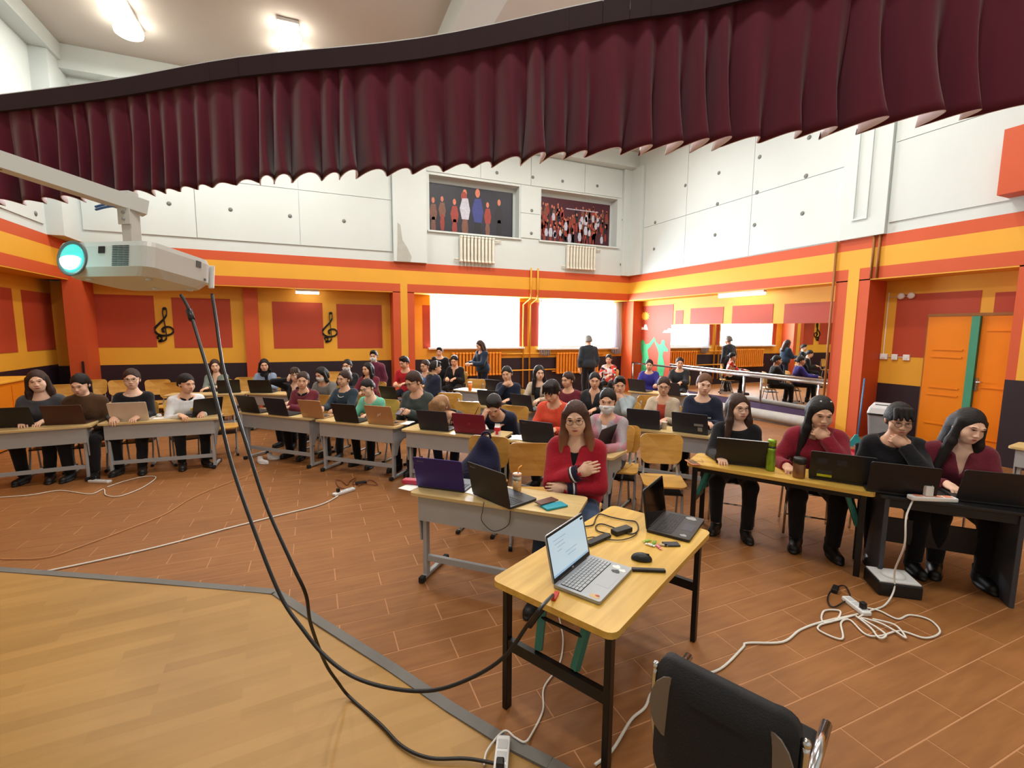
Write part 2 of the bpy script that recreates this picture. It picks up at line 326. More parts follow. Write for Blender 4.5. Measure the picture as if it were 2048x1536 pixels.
# window curtains (thin grey-white)
M_CUR = mat('grey_white_curtain', (212, 214, 224), .9, var=.04, scale=3)
nt = M_CUR.node_tree; tl_ = nt.nodes.new('ShaderNodeBsdfTranslucent'); tl_.inputs['Color'].default_value = (.8, .82, .88, 1); mx_ = nt.nodes.new('ShaderNodeMixShader'); mx_.inputs[0].default_value = .4
nt.links.new(nt.nodes['Principled BSDF'].outputs[0], mx_.inputs[1]); nt.links.new(tl_.outputs[0], mx_.inputs[2]); nt.links.new(mx_.outputs[0], nt.nodes['Material Output'].inputs[0])
def drape(name, x0, x1, z0, z1, y, n, label, sl=0, par=None):
    m = MB(); N = 60; K = 10; vs = []; fs = []
    for j in range(K+1):
        v = j/K
        for i in range(N+1):
            u = i/N; wdt = 1-sl*math.sin(PI*v*.9)*.6
            x = x0+(x1-x0)*(.5+(u-.5)*wdt) + .03*math.sin(7*v+3*u)*v
            vs.append((x, y+.035*math.sin(2*PI*n*u+.5*math.sin(5*v))*(.4+.6*v), z1+(z0-z1)*v - (.10*abs(math.sin(2.2*u+.4)) if j == K else 0)))
    for j in range(K):
        for i in range(N): a = j*(N+1)+i; fs.append((a, a+N+1, a+N+2, a+1))
    m.add(vs, fs, 0, True); o = m.build(name, M_CUR); sm = o.modifiers.new('s', 'SOLIDIFY'); sm.thickness = .004; return tag(o, label, 'curtain')
drape('window_curtain', 6.10, 6.52, 1.22, 2.78, YB-.09, 5, 'grey-white gathered curtain hanging at the left side of the right window', .3)
drape('window_curtain', 8.66, 9.04, 1.24, 2.78, YB-.09, 5, 'grey-white straight curtain hanging at the right side of the right window')
# floor
m = MB(); bx(m, XL-.2, XR+.2, -3.8, YB+.25, -.1, -.0012)
M_GROUT = mat('tile_grout', (186, 134, 92), .8, var=.05)
fl = S(m.build('floor', M_GROUT))
M_TILE = bpy.data.materials.new('brown_floor_tile'); M_TILE.use_nodes = True
nt = M_TILE.node_tree; b = nt.nodes['Principled BSDF']; b.inputs['Roughness'].default_value = .5; b.inputs['Specular IOR Level'].default_value = .3
tc = nt.nodes.new('ShaderNodeNewGeometry'); mp = nt.nodes.new('ShaderNodeMapping'); mp.inputs['Scale'].default_value = (1.2, 9, 1); nt.links.new(tc.outputs['Position'], mp.inputs[0])
n1 = nt.nodes.new('ShaderNodeTexNoise'); n1.inputs['Scale'].default_value = 2.6; n1.inputs['Detail'].default_value = 6; nt.links.new(mp.outputs[0], n1.inputs['Vector'])
n2 = nt.nodes.new('ShaderNodeTexNoise'); n2.inputs['Scale'].default_value = .9; n2.inputs['Detail'].default_value = 2; nt.links.new(tc.outputs['Position'], n2.inputs['Vector'])
r = nt.nodes.new('ShaderNodeValToRGB'); r.color_ramp.elements[0].color = lin((128, 82, 44)); r.color_ramp.elements[1].color = lin((160, 108, 60)); r.color_ramp.elements[0].position = .3; r.color_ramp.elements[1].position = .72
ad = nt.nodes.new('ShaderNodeMath'); ad.operation = 'ADD'; mu = nt.nodes.new('ShaderNodeMath'); mu.operation = 'MULTIPLY'; mu.inputs[1].default_value = .5
nt.links.new(n1.outputs['Fac'], ad.inputs[0]); nt.links.new(n2.outputs['Fac'], ad.inputs[1]); nt.links.new(ad.outputs[0], mu.inputs[0]); nt.links.new(mu.outputs[0], r.inputs[0]); nt.links.new(r.outputs[0], b.inputs['Base Color'])
STG = [(-4.39, 5.88), (-2.29, 4.66), (-1.18, 4.03), (-.32, 3.52), (-.03, 3.03), (.32, 2.46), (.55, 2.06), (.73, 1.78), (.87, 1.6), (1.45, .7), (1.5, -3.5), (-4.39, -3.5)]
def inside(x, y):
    c = False; n = len(STG)
    for i in range(n):
        (xa, ya), (xb, yb) = STG[i], STG[i-1]
        if (ya > y) != (yb > y) and x < (xb-xa)*(y-ya)/(yb-ya)+xa: c = not c
    return c
TW, TL, G = .193, .62, .0038
tm = MB(); tm.box((0, 0, -.006), (TL-2*G, TW-2*G, .012)); tmesh = tm.mesh('floor_tile', M_TILE)
cand = []
for j in range(-18, 49):
    y = 3.66+TW*j
    if y > YB or y < -3.5: continue
    for i in range(-9, 17):
        x = .39+TL*i+(TL/2 if j % 2 else 0)
        if x < XL or x > XR or all(inside(x+a, y+b_) for a in (-.31, .31) for b_ in (-.1, .1)): continue
        v = Vector((x, y, -CAM_H)); dz = v.dot(FW); vis = False
        if dz > .2:
            sx = v.dot(RT)/dz*FPX; sy = v.dot(UP)/dz*FPX; vis = abs(sx) < 1100 and abs(sy) < 830
        cand.append((0 if vis else 1, v.length, x, y))
cand.sort()
rest = MB()
for k, (nv, d_, x, y) in enumerate(cand):
    dz = random.uniform(-.0006, .0006)
    if k < 300 and not nv: obj('floor_tile', tmesh, fl, Matrix.Translation((x, y, dz)))
    else: rest.box((x, y, -.006+dz), (TL-2*G, TW-2*G, .012))
o = rest.build('far_floor_tiles', M_TILE, fl); o['kind'] = 'stuff'
# stage covered with printed linoleum
M_LINO = bpy.data.materials.new('wood_print_linoleum'); M_LINO.use_nodes = True
nt = M_LINO.node_tree; b = nt.nodes['Principled BSDF']; b.inputs['Roughness'].default_value = .42; b.inputs['Specular IOR Level'].default_value = .35
tc = nt.nodes.new('ShaderNodeNewGeometry'); mp = nt.nodes.new('ShaderNodeMapping'); mp.inputs['Rotation'].default_value = (0, 0, math.radians(-4)); nt.links.new(tc.outputs['Position'], mp.inputs[0])
bk = nt.nodes.new('ShaderNodeTexBrick'); bk.inputs['Scale'].default_value = 1; bk.inputs['Brick Width'].default_value = .62; bk.inputs['Row Height'].default_value = .075; bk.inputs['Mortar Size'].default_value = 0; bk.offset = .37
bk.inputs['Color1'].default_value = lin((168, 128, 68)); bk.inputs['Color2'].default_value = lin((182, 141, 80)); nt.links.new(mp.outputs[0], bk.inputs['Vector'])
nz = nt.nodes.new('ShaderNodeTexNoise'); nz.inputs['Scale'].default_value = 3; nz.inputs['Detail'].default_value = 4
mp2 = nt.nodes.new('ShaderNodeMapping'); mp2.inputs['Scale'].default_value = (1, 9, 1); nt.links.new(mp.outputs[0], mp2.inputs[0]); nt.links.new(mp2.outputs[0], nz.inputs['Vector'])
mx = nt.nodes.new('ShaderNodeMix'); mx.data_type = 'RGBA'; mx.blend_type = 'MULTIPLY'; mx.inputs['Factor'].default_value = .35
r2 = nt.nodes.new('ShaderNodeValToRGB'); r2.color_ramp.elements[0].color = (.55, .5, .42, 1); r2.color_ramp.elements[1].color = (1, 1, 1, 1); nt.links.new(nz.outputs['Fac'], r2.inputs[0])
nt.links.new(bk.outputs['Color'], mx.inputs['A']); nt.links.new(r2.outputs[0], mx.inputs['B']); nt.links.new(mx.outputs['Result'], b.inputs['Base Color'])
def lz(x, y):   # gentle wrinkles of the loose sheet
    return .017+.008*math.sin(1.7*x-2.6*y+1.3*math.sin(1.1*x))*math.sin(.9*y+.6*x)+.003*math.sin(5*x+9*y)*math.sin(1.3*x)
bm = bmesh.new(); N = 70
def clipx(y):   # right border of the sheet for a given y
    for i in range(len(STG)-2):
        (xa, ya), (xb, yb) = STG[i], STG[i+1]
        if yb <= y <= ya and ya != yb: return xa+(xb-xa)*(ya-y)/(ya-yb)
    return -4.39
rows = []
ys = sorted(set([p[1] for p in STG if p[1] < 5.88]+[5.87]+list(np.linspace(-3.5, 5.85, 90))))
for y in ys:
    xr = clipx(y); rows.append([bm.verts.new((-4.39+(xr+4.39)*u/N, y, lz(-4.39+(xr+4.39)*u/N, y) if 0 < u < N else .014)) for u in range(N+1)])
for a, b2 in zip(rows[:-1], rows[1:]):
    for u in range(N): bm.faces.new((a[u], a[u+1], b2[u+1], b2[u])).smooth = True
me = bpy.data.meshes.new('stage_floor'); bm.to_mesh(me); bm.free(); me.materials.append(M_LINO); sf = S(obj('stage_floor', me))
M_EDGE = mat('grey_edging_strip', (112, 110, 106), .7, var=.08, scale=6, bump=.2, bscale=40)
m = MB(); w_ = .038
for k in range(len(STG)-3):
    a, b2 = Vector(STG[k]+(.012,)), Vector(STG[k+1]+(.012,)); m.bar(a, b2, .06, .026)
m.build('stage_edging', M_EDGE, sf)
# baseboard under the mirror
S(one('baseboard_right', mat('purple_baseboard_paint', (74, 52, 86), .5), None, XR-.03, XR-.006, 5.8, 12.0, 0, .25))
# mirror
M_MIR = mat('mirror_silver', (236, 238, 236), .01, metal=1, var=0)
mi = thing('wall_mirror', 'wide frameless mirror on the right wall behind the ballet barre', 'mirror', (XR-.03, 8.2, .26))
one('mirror_backing', M_BLK, mi, .008, .022, -2.38, 2.38, 0, 1.8)
for k in range(3): one('mirror_sheet', M_MIR, mi, 0, .008, -2.4+1.6*k+.001, -.8+1.6*k-.001, 0, 1.81)
def xpanel(rect, mt, t=.012, name='painted_panel', par=None):
    a = at_x(rect[0], rect[1], XR); b_ = at_x(rect[2], rect[3], XR); y0, y1 = sorted((a.y, b_.y)); z0, z1 = sorted((a.z, b_.z))
    return one(name, mt, par or wr, XR-t, XR-.003, y0, y1, z0, z1)
M_OR2 = M_RED
xpanel((1280, 613, 1341, 760), M_OR2); xpanel((1352, 621, 1366, 648), M_OR2); xpanel((1382, 617, 1446, 647), M_OR2); xpanel((1466, 612, 1545, 646), M_OR2); xpanel((1570, 608, 1668, 646), M_OR2)
xpanel((1796, 590, 1948, 720), M_OR2, .010); xpanel((1992, 585, 2030, 632), M_OR2, .010)
# mural: green dancers, sun and clouds
M_MG = mat('mural_green', (52, 168, 110), .6); M_SUN = mat('mural_sun', (240, 190, 60), .6); M_CLD = mat('mural_cloud', (240, 238, 236), .6)
def mural(name, pts, mt, label):
    P = [at_x(px, py, XR-.013) for px, py in pts]; m = MB()
    c = sum(P, Vector())/len(P); Mx = Matrix(((0, 0, -1, XR-.013), (1, 0, 0, c.y), (0, 1, 0, c.z), (0, 0, 0, 1)))
    m.prism([(p.y-c.y, p.z-c.z) for p in P], .004, Mx); return m.build(name, mt, mural_root, label=label)
mural_root = thing('wall_mural', 'mural of two green dancing figures under a sun on the orange panel', 'mural')
def zz(pts): return [(1240+x/4.0417, 440+y/4.0417) for x, y in pts]
mural('green_figure', zz([(165, 985), (185, 965), (200, 985), (205, 1005), (235, 1000), (278, 945), (280, 975), (245, 1025), (222, 1050), (232, 1110), (238, 1260), (165, 1260), (180, 1110), (172, 1060)]), M_MG, 'green figure raising one arm')
mural('green_figure', zz([(285, 950), (292, 985), (318, 1010), (335, 1000), (338, 975), (355, 968), (366, 985), (362, 1010), (392, 1050), (385, 1066), (352, 1060), (345, 1100), (362, 1180), (350, 1260), (300, 1260), (305, 1150), (315, 1080), (300, 1030), (280, 985)]), M_MG, 'green figure with a pony tail and raised arm')
sun = []
for k in range(24): a = 2*PI*k/24; rr = 26 if k % 2 else 38; sun.append((203+rr*math.cos(a), 776+rr*math.sin(a)))
mural('painted_sun', zz(sun), M_SUN, 'yellow sun')
mural('painted_cloud', zz([(165, 885), (178, 865), (192, 868), (200, 845), (215, 845), (220, 865), (226, 888)]), M_CLD, 'small white cloud'); mural('painted_cloud', zz([(345, 912), (362, 890), (380, 892), (392, 875), (410, 878), (412, 912)]), M_CLD, 'white cloud at the panel edge')
# ballet barre
ba = thing('ballet_barre', 'long chrome ballet barre standing before the wall mirror', 'barre', (9.16, 8.8, 0))
m = MB(); m.tube([(0, 3.5, .90), (0, -3.2, .885), (.12, -3.32, .885)], .03, 12); m.build('rail', M_CHROME, ba)
for y in (3.1, .9, -1.0, -2.75):
    m = MB(); m.tube([(0, y, .01), (0, y, .875)], .022, 10); m.lathe([(.07, 0), (.07, .012), (.025, .03)], 14, (0, y, 0)); m.build('post', M_CHROME, ba)
# doors in the right recess
dz = 2.15
d1 = MB(); bx(d1, XR-.06, XR-.008, 3.92, 4.49, .01, dz); d1 = S(d1.build('door_1', M_DOOR))
for z in (1.62, 1.5, 1.0, .88, .4): 
    m = MB(); m.bar((XR-.065, 4.0, z), (XR-.065, 4.4, z), .02, .022); m.build('door_moulding', M_DOOR, d1)
one('door_edge', M_GREEN, d1, XR-.10, XR-.008, 3.82, 3.918, .01, dz)
m = MB(); bx(m, XR-.05, XR-.008, 3.36, 3.815, .01, dz); d2 = S(m.build('door_2', M_DOOR))
for z in (1.92, 1.05, .25): one('door_moulding', M_DOOR, d2, XR-.066, XR-.05, 3.42, 3.74, z, z+.02)
m = MB(); m.box((XR-.056, 3.79, 1.1), (.014, .035, .2)); m.tube([(XR-.06, 3.79, 1.14), (XR-.11, 3.79, 1.14), (XR-.11, 3.70, 1.14)], .01); m.build('door_handle', M_CHROME, d2)
m = MB(); bx(m, XR-.03, XR, 3.32, 3.36, 0, dz+.05); bx(m, XR-.03, XR, 4.49, 4.52, 0, dz+.05); bx(m, XR-.03, XR, 3.36, 4.49, dz+.005, dz+.05); S(m.build('trim_1', M_PIPE))
# switches, conduit, round alarm sounders
for y, w, lb in ((5.12, .12, 'wide white socket box nearest the column'), (4.95, .09, 'white light switch in the middle of the three boxes'), (4.77, .10, 'white square switch nearest the orange door')):
    t = thing('wall_switch', lb+' on the right recess wall', 'switch', (XR-.012, y, 1.46)); m = MB(); m.box((-.012, 0, 0), (.03, w, .1), None, 0, .006); m.build('switch_box', M_WHITE, t); m = MB(); m.box((-.03, 0, 0), (.008, w*.5, .05), None, 0, .002); m.build('rocker', M_WHITE, t)
for y, lb in ((4.94, 'left'), (4.79, 'right')):
    m = MB(); m.lathe([(.055, 0), (.055, .03), (.04, .045), (.01, .05)], 16, (0, 0, 0), Matrix.Rotation(-PI/2, 3, 'Y')); tag(m.build('alarm_sounder', M_WHITE, None, (XR-.012, y, 2.52)), lb+' round white sounder of the pair above the switches', 'alarm')
m = MB(); m.tube([(XR-.012, 5.14, 2.6), (XR-.012, 5.14, 1.46), (XR-.012, 4.8, 1.46)], .007, 6); m.tube([(XR-.012, 5.14, 2.51), (XR-.012, 4.8, 2.51)], .005, 6); m.build('conduit', M_WHITE, wr)
S(one('trim_2', M_OR, None, X1-.35, X1-.03, 2.6, 3.5, 3.75, 4.6))
# lights
M_LAMP = mat('lamp_diffuser', (255, 250, 240), .5, var=0, emit=((255, 246, 230), 14))
nl = 0
LB = ('twin globe ceiling lamp at the upper left corner of the photo', 'twin globe ceiling lamp just above the top edge of the maroon valance', 'twin globe ceiling lamp above the posters, hidden by the valance', 'twin globe ceiling lamp nearest the mirror corner, hidden by the valance', 'twin globe ceiling lamp over the middle of the audience', 'twin globe ceiling lamp over the right-hand tables', 'twin globe ceiling lamp over the bare floor at the left', 'twin globe ceiling lamp over the foreground office chair', 'twin globe ceiling lamp over the linoleum stage')
for (lx, ly), lb in zip(LAMPS, LB):
    t = thing('ceiling_light', lb, 'lamp', (lx, ly, ZC))
    m = MB(); m.box((0, 0, -.03), (.34, 1.1, .06), None, 0, .015); m.build('housing', M_WHITE, t)
    for s in (-1, 1): m = MB(); m.lathe([(.17, -.24), (.20, -.22), (.21, -.16), (.17, -.10), (.08, -.06)], 24, (0, s*.32, 0)); m.build('globe', M_LAMP, t)
def tube_lamp(lb, a, b_):
    a = Vector(a); b_ = Vector(b_); c = (a+b_)/2; t = thing('tube_lamp', lb, 'lamp', c)
    m = MB(); m.bar(a-c+Vector((0, 0, .05)), b_-c+Vector((0, 0, .05)), .09, .05); m.build('fitting', M_WHITE, t)
    m = MB(); m.tube([a-c, b_-c], .03, 10); m.build('tube', M_LAMP, t)
tube_lamp('slim white tube lamp under the soffit above the second clef', (-.35, Y1+.15, ZB1-.095), (.15, Y1+.15, ZB1-.095))
tube_lamp('slim white tube lamp under the soffit above the wall mirror', (X1+.12, 8.6, ZB1-.095), (X1+.12, 7.35, ZB1-.095))
# treble clefs
def clef(cx, z0, z1, lb):
    P = [(.30, .02), (.36, .06), (.42, .04), (.44, 0), (.36, -.05), (.24, -.03), (.22, .05)]
    body = [(.20, .04), (.16, .10), (.22, .14), (.30, .10), (.30, .03), (.20, -.02), (.28, -.02), (.42, .02), (.47, .12), (.46, .3), (.43, .6), (.40, .85), (.46, .97), (.52, .93), (.53, .8), (.44, .66), (.25, .50), (.10, .36), (.14, .22), (.36, .15), (.62, .19), (.72, .30), (.62, .40), (.44, .40), (.34, .32), (.40, .25)]
    h = z1-z0; pts = spline([((x-.42)*h*.75, 0, z0+z*h*1.02) for x, z in body], 5); m = MB()
    for i in range(len(pts)-1):
        m.bar(pts[i], pts[i+1]+(pts[i+1]-pts[i])*.3, .014, .03+.016*abs(math.sin(i*.09)))
    tag(m.build('treble_clef', M_BLK, None, (cx, YB-.02, 0)), lb, 'wall decoration')
clef(-3.02, 1.60, 2.32, 'black treble clef on the wall between the leftmost panels, below the projector'); clef(.38, 1.58, 2.29, 'black treble clef on the wall left of the striped column')
# posters in the niches
M_PB = mat('poster_dark_print', (30, 30, 44), .5, var=.2, scale=3)
pc = {k: mat('poster_print_'+k, v, .5, var=.2, scale=30) for k, v in dict(red=(150, 52, 40), skin=(206, 120, 90), blue=(52, 60, 130), white=(190, 190, 205), tan=(120, 76, 60), dk=(24, 22, 30), wine=(72, 22, 38)).items()}
def poster(i, figs, lb, base):
    w = NC[i]; cx = (w[0]+w[1])/2; t = thing('stage_poster', lb, 'poster', (cx, Y1+.29, w[2]+.01))
    W_ = (w[1]-w[0])-.1; Hh = w[3]-w[2]-.12
    one('print_sheet', base, t, -W_/2-.03, W_/2-.03, -.012, 0, .01, Hh); ms = {}
    for (kind, x, z, sx, sz, cn) in figs:
        mb = ms.setdefault(cn, MB()); X = -W_/2-.03+x*W_; Z = z*Hh
        if kind == 'o': poly = [(sx*W_*math.cos(2*PI*k/14), sz*Hh*math.sin(2*PI*k/14)) for k in range(14)]
        else: poly = [(-sx*W_*.6, -sz*Hh), (sx*W_*.7, -sz*Hh), (sx*W_, -sz*Hh*.1), (sx*W_*.6, sz*Hh), (-sx*W_*.5, sz*Hh*.95), (-sx*W_, 0)]
        mb.prism(poly, .002, Matrix.Translation((X, -.0115, Z)) @ Matrix.Rotation(PI/2, 4, 'X'))
    for k, (cn, mb) in enumerate(ms.items()): mb.build('printed_figure', pc[cn], t, (0, -.0006*k, 0))['kind'] = 'stuff'
def fig(x, z, s, top, legs='dk', face='skin'):
    return [('p', x, z-.34*s, .035*s, .22*s, legs), ('p', x, z, .055*s, .2*s, top), ('o', x, z+.29*s, .022*s, .075*s, face)]
F = fig(.06, .42, .8, 'tan', 'tan')+fig(.16, .48, .75, 'tan', 'red')+fig(.30, .42, .85, 'red', 'red')+fig(.42, .55, 1.1, 'white', 'tan')+fig(.57, .54, 1.25, 'blue', 'dk')+fig(.69, .45, .8, 'red', 'tan')+fig(.83, .5, .9, 'dk', 'dk')+[('o', .41, .80, .035, .10, 'red'), ('p', .60, .62, .012, .15, 'white')]
poster(0, F, 'dark opera stage poster with a singer in blue, left niche above a white radiator', M_PB)
F = []
for k in range(120):
    x = random.uniform(.04, .96); z = .76-.62*(k/120); F += fig(x, z, random.uniform(.32, .5), random.choice(['dk', 'wine', 'dk', 'dk', 'red', 'tan', 'white']), random.choice(['wine', 'dk', 'red']))
for k in range(10): F.append(('p', .40+.045*k, .80, .026, .012, 'white'))
poster(1, F, 'crowded dark red choir stage poster in the right niche', pc['wine'])
# radiators
def radiator(lb, x0, x1, z0, z1, y, mt, axis='y', group=None):
    n = int(round((x1-x0)/.098)); t = thing('radiator', lb, 'radiator', ((x0+x1)/2, y, z0) if axis == 'y' else (y, (x0+x1)/2, z0), 0 if axis == 'y' else -PI/2 if y < 0 else PI/2)
    m = MB(); h = z1-z0; m.box((0, 0, h/2), (.068, .11, h-.05), None, 0, .025); m.box((0, -.005, h-.03), (.08, .12, .06), None, 0, .02); m.box((0, -.005, .03), (.08, .12, .06), None, 0, .02); me = m.mesh('radiator_section', mt)
    for k in range(n): obj('radiator_section', me, t, Matrix.Translation((-(x1-x0)/2+.049+(x1-x0)/n*k, -.08, 0)))
    m = MB(); m.tube([(-(x1-x0)/2-.12, -.04, .08), (-(x1-x0)/2, -.06, .08)], .018, 8); m.tube([((x1-x0)/2, -.06, h-.06), ((x1-x0)/2+.2, -.03, h-.06)], .018, 8); m.build('feed_pipe', mt, t)
M_RADW = mat('cream_radiator_enamel', (222, 220, 206), .45); M_RADO = mat('orange_radiator_enamel', (226, 140, 40), .4)
radiator('cream cast radiator under the left niche poster', 3.54, 4.52, 3.63, 4.30, Y1-.02, M_RADW); radiator('cream cast radiator under the right niche poster', 6.70, 7.67, 3.63, 4.30, Y1-.02, M_RADW)
radiator('orange cast radiator under the left window', 3.45, 4.92, .60, 1.26, YB-.03, M_RADO); radiator('orange cast radiator under the right window', 6.70, 8.2, .58, 1.22, YB-.03, M_RADO)
radiator('cream cast radiator high on the left wall below the valance', 9.55, 10.5, 3.62, 4.3, X0+.02, M_RADW, 'x')
# orange bench-box at left wall
t = thing('wooden_cabinet', 'low orange painted cabinet against the left wall behind the row', 'cabinet', (-4.6, 9.6, 0))
m = MB(); m.box((0, 0, .52), (.5, 1.5, 1.0), None, 0, .01); m.build('carcass', M_DOOR, t); m = MB(); m.box((0, 0, 1.04), (.56, 1.58, .04), None, 0, .01); m.build('cabinet_top', M_YE, t)
for s in (-1, 1): m = MB(); m.box((.255, s*.37, .52), (.012, .7, .9), None, 0, .004); m.build('cabinet_door', M_DOOR, t)
# ------------------------------------------------------------------ valance curtain over the stage edge
def velvet():
    m = mat('maroon_valance_cloth', (92, 22, 42), .8, var=.12, scale=3, spec=.25, sheen=.25, stretch=(6, 6, .6)); return m
M_VAL = velvet(); M_LIN = mat('valance_lining', (238, 226, 232), .9, var=.03)
VP = [at(px, py, 2.75) for px, py in ((-260, 418), (0, 402), (250, 385), (500, 362), (850, 343), (1200, 305), (1400, 288), (1700, 248), (2048, 205), (2400, 150))]
VP = [Vector((-3.9, 5.9, 2.75))]+VP+[VP[-1]+(VP[-1]-VP[-2])]
PTH = spline(VP, 60)
acc = [0]
for a, b_ in zip(PTH[:-1], PTH[1:]): acc.append(acc[-1]+(b_-a).length)
Ltot = acc[-1]; N = 1500; K = 16
def pathat(s):
    s = min(max(s, 0), Ltot-1e-6); i = min(int(np.searchsorted(acc, s, 'right'))-1, len(PTH)-2); f = (s-acc[i])/(acc[i+1]-acc[i]+1e-9)
    d = (PTH[i+1]-PTH[i]).normalized(); return PTH[i].lerp(PTH[i+1], f), d
kn = [0]; amp = []
while kn[-1] < Ltot: kn.append(kn[-1]+random.uniform(.09, .21)); amp.append(random.uniform(.5, 1.35))
def sheet(off, z0, z1, grow):
    vs = []; fs = []
    for i in range(N+1):
        s = Ltot*i/N; k = min(int(np.searchsorted(kn, s, 'right'))-1, len(kn)-2); ph = (s-kn[k])/(kn[k+1]-kn[k]); A = amp[k]
        p, d = pathat(s); nrm = Vector((d.y, -d.x, 0))
        if nrm.y > 0: nrm = -nrm
        for j in range(K+1):
            v = j/K; g = (.25+.75*v**.8)*A
            w1 = -math.cos(2*PI*ph); w2 = math.sin(2*PI*ph)
            lat = -.052*g*(w2*.35-w1*.9)*(.2+.8*v*v)+.012*math.sin(2*s+3*v)*v
            q = p + nrm*((.030+.034*v)*g*w1+off) + d*(lat*(1 if True else 0))
            vs.append((q.x, q.y, z1+(z0-z1)*v+(.014*math.sin(1.3*s+.6)*v)))
    for i in range(N):
        for j in range(K): a = i*(K+1)+j; fs.append((a, a+1, a+K+2, a+K+1))
    return vs, fs
va = thing('stage_valance', 'pleated maroon valance curtain hung across the whole stage front', 'curtain', (PTH[len(PTH)//2].x, PTH[len(PTH)//2].y, 2.75))
ofs = Vector(va.location)
vs, fs = sheet(0, 2.745, 3.38, 1); m = MB(); m.add([Vector(v)-ofs for v in vs], fs, 0, True); vo = m.build('valance_cloth', [M_VAL, M_LIN], va)
sm = vo.modifiers.new('lining', 'SOLIDIFY'); sm.thickness = .006; sm.offset = -1; sm.material_offset = 1; sm.material_offset_rim = 1
hd = MB(); rl = MB()
for i in range(0, len(PTH)-12, 12):
    a, b_ = PTH[i]-ofs, PTH[i+12]-ofs
    nrm = Vector(((b_-a).y, -(b_-a).x, 0)).normalized(); nrm = -nrm if nrm.y > 0 else nrm
    hd.bar(a+nrm*.03+Vector((0, 0, .612)), b_+nrm*.03+Vector((0, 0, .612)), .02, .10); rl.bar(a+Vector((0, 0, .668)), b_+Vector((0, 0, .668)), .05, .016)
hd.build('valance_header', mat('dark_header_tape', (40, 14, 24), .8), va); rl.build('valance_rail', M_WHITE, va)
# ------------------------------------------------------------------ furniture prototypes
DZ = .69
def desk_meshes(L, Dp):
    R = {}
    m = MB(); m.prism(rrect(L, Dp, .035, 3), .022, Matrix.Translation((0, 0, DZ-.022))); R['tabletop'] = (m.mesh('tabletop', M_TOP), [None])
    w = L-.12
    m = MB(); m.box((0, -Dp/2+.035, DZ-.022-.095), (w, .014, .19)); m.box((0, 0, DZ-.2), (w, Dp-.08, .012)); R['drawer_box'] = (m.mesh('drawer_box', M_STEEL), [None])
    m = MB(); m.prism([(-.16, 0), (.16, 0), (.16, -.15), (.02, -.2), (-.05, -.26), (-.09, -.36), (-.14, -.36), (-.16, -.2)], .012, Matrix(((0, 0, 1, 0), (1, 0, 0, 0), (0, 1, 0, DZ-.022), (0, 0, 0, 1)))); R['side_bracket'] = (m.mesh('side_bracket', M_STEEL), [(-w/2-.006, 0, 0), (w/2-.006, 0, 0)])
    m = MB(); m.box((0, -.115, .30), (.034, .05, .54), None, 0, .006); R['leg'] = (m.mesh('leg', M_STEEL), [(-w/2+.03, 0, 0), (w/2-.03, 0, 0)])
    m = MB(); m.box((0, 0, .03), (.036, .38, .03), None, 0, .008); R['foot'] = (m.mesh('foot', M_STEEL), [(-w/2+.03, 0, 0), (w/2-.03, 0, 0)])
    m = MB(); m.box((0, 0, .024), (.042, .05, .046), None, 0, .008); R['_cap'] = (m.mesh('foot_cap', M_RUB), [])
    m = MB(); m.bar((-w/2+.03, -.115, .17), (w/2-.03, -.115, .17), .03, .045); R['stretcher'] = (m.mesh('stretcher', M_STEEL), [None])
    return R
DM_ = {}
def desk(a, b, label, L=None, Dp=.4, z=0):
    """a, b: left and right end of the desk's edge nearer the photographer (world points)"""
    a = Vector(a); b = Vector(b); d = (b-a); L = L or d.length; L = round(min(max(L, 1.15), 1.36)/.05)*.05; ang = math.atan2(d.y, d.x); nrm = Vector((-d.y, d.x, 0)).normalized()
    c = (a+b)/2+nrm*Dp/2
    if L not in DM_: DM_[L] = desk_meshes(L, Dp)
    t = thing('school_desk', label, 'desk', (c.x, c.y, 0), ang, 'grey steel school desks with pale tops')
    for nm, (me, pl) in DM_[L].items():
        for p in pl:
            o = obj(nm, me, t, Matrix.Translation(p) if p else None)
            if nm == 'foot':
                for s in (-1, 1): obj('foot_cap', DM_[L]['_cap'][0], o, Matrix.Translation((0, s*.18, 0)))
    return t, ang, c
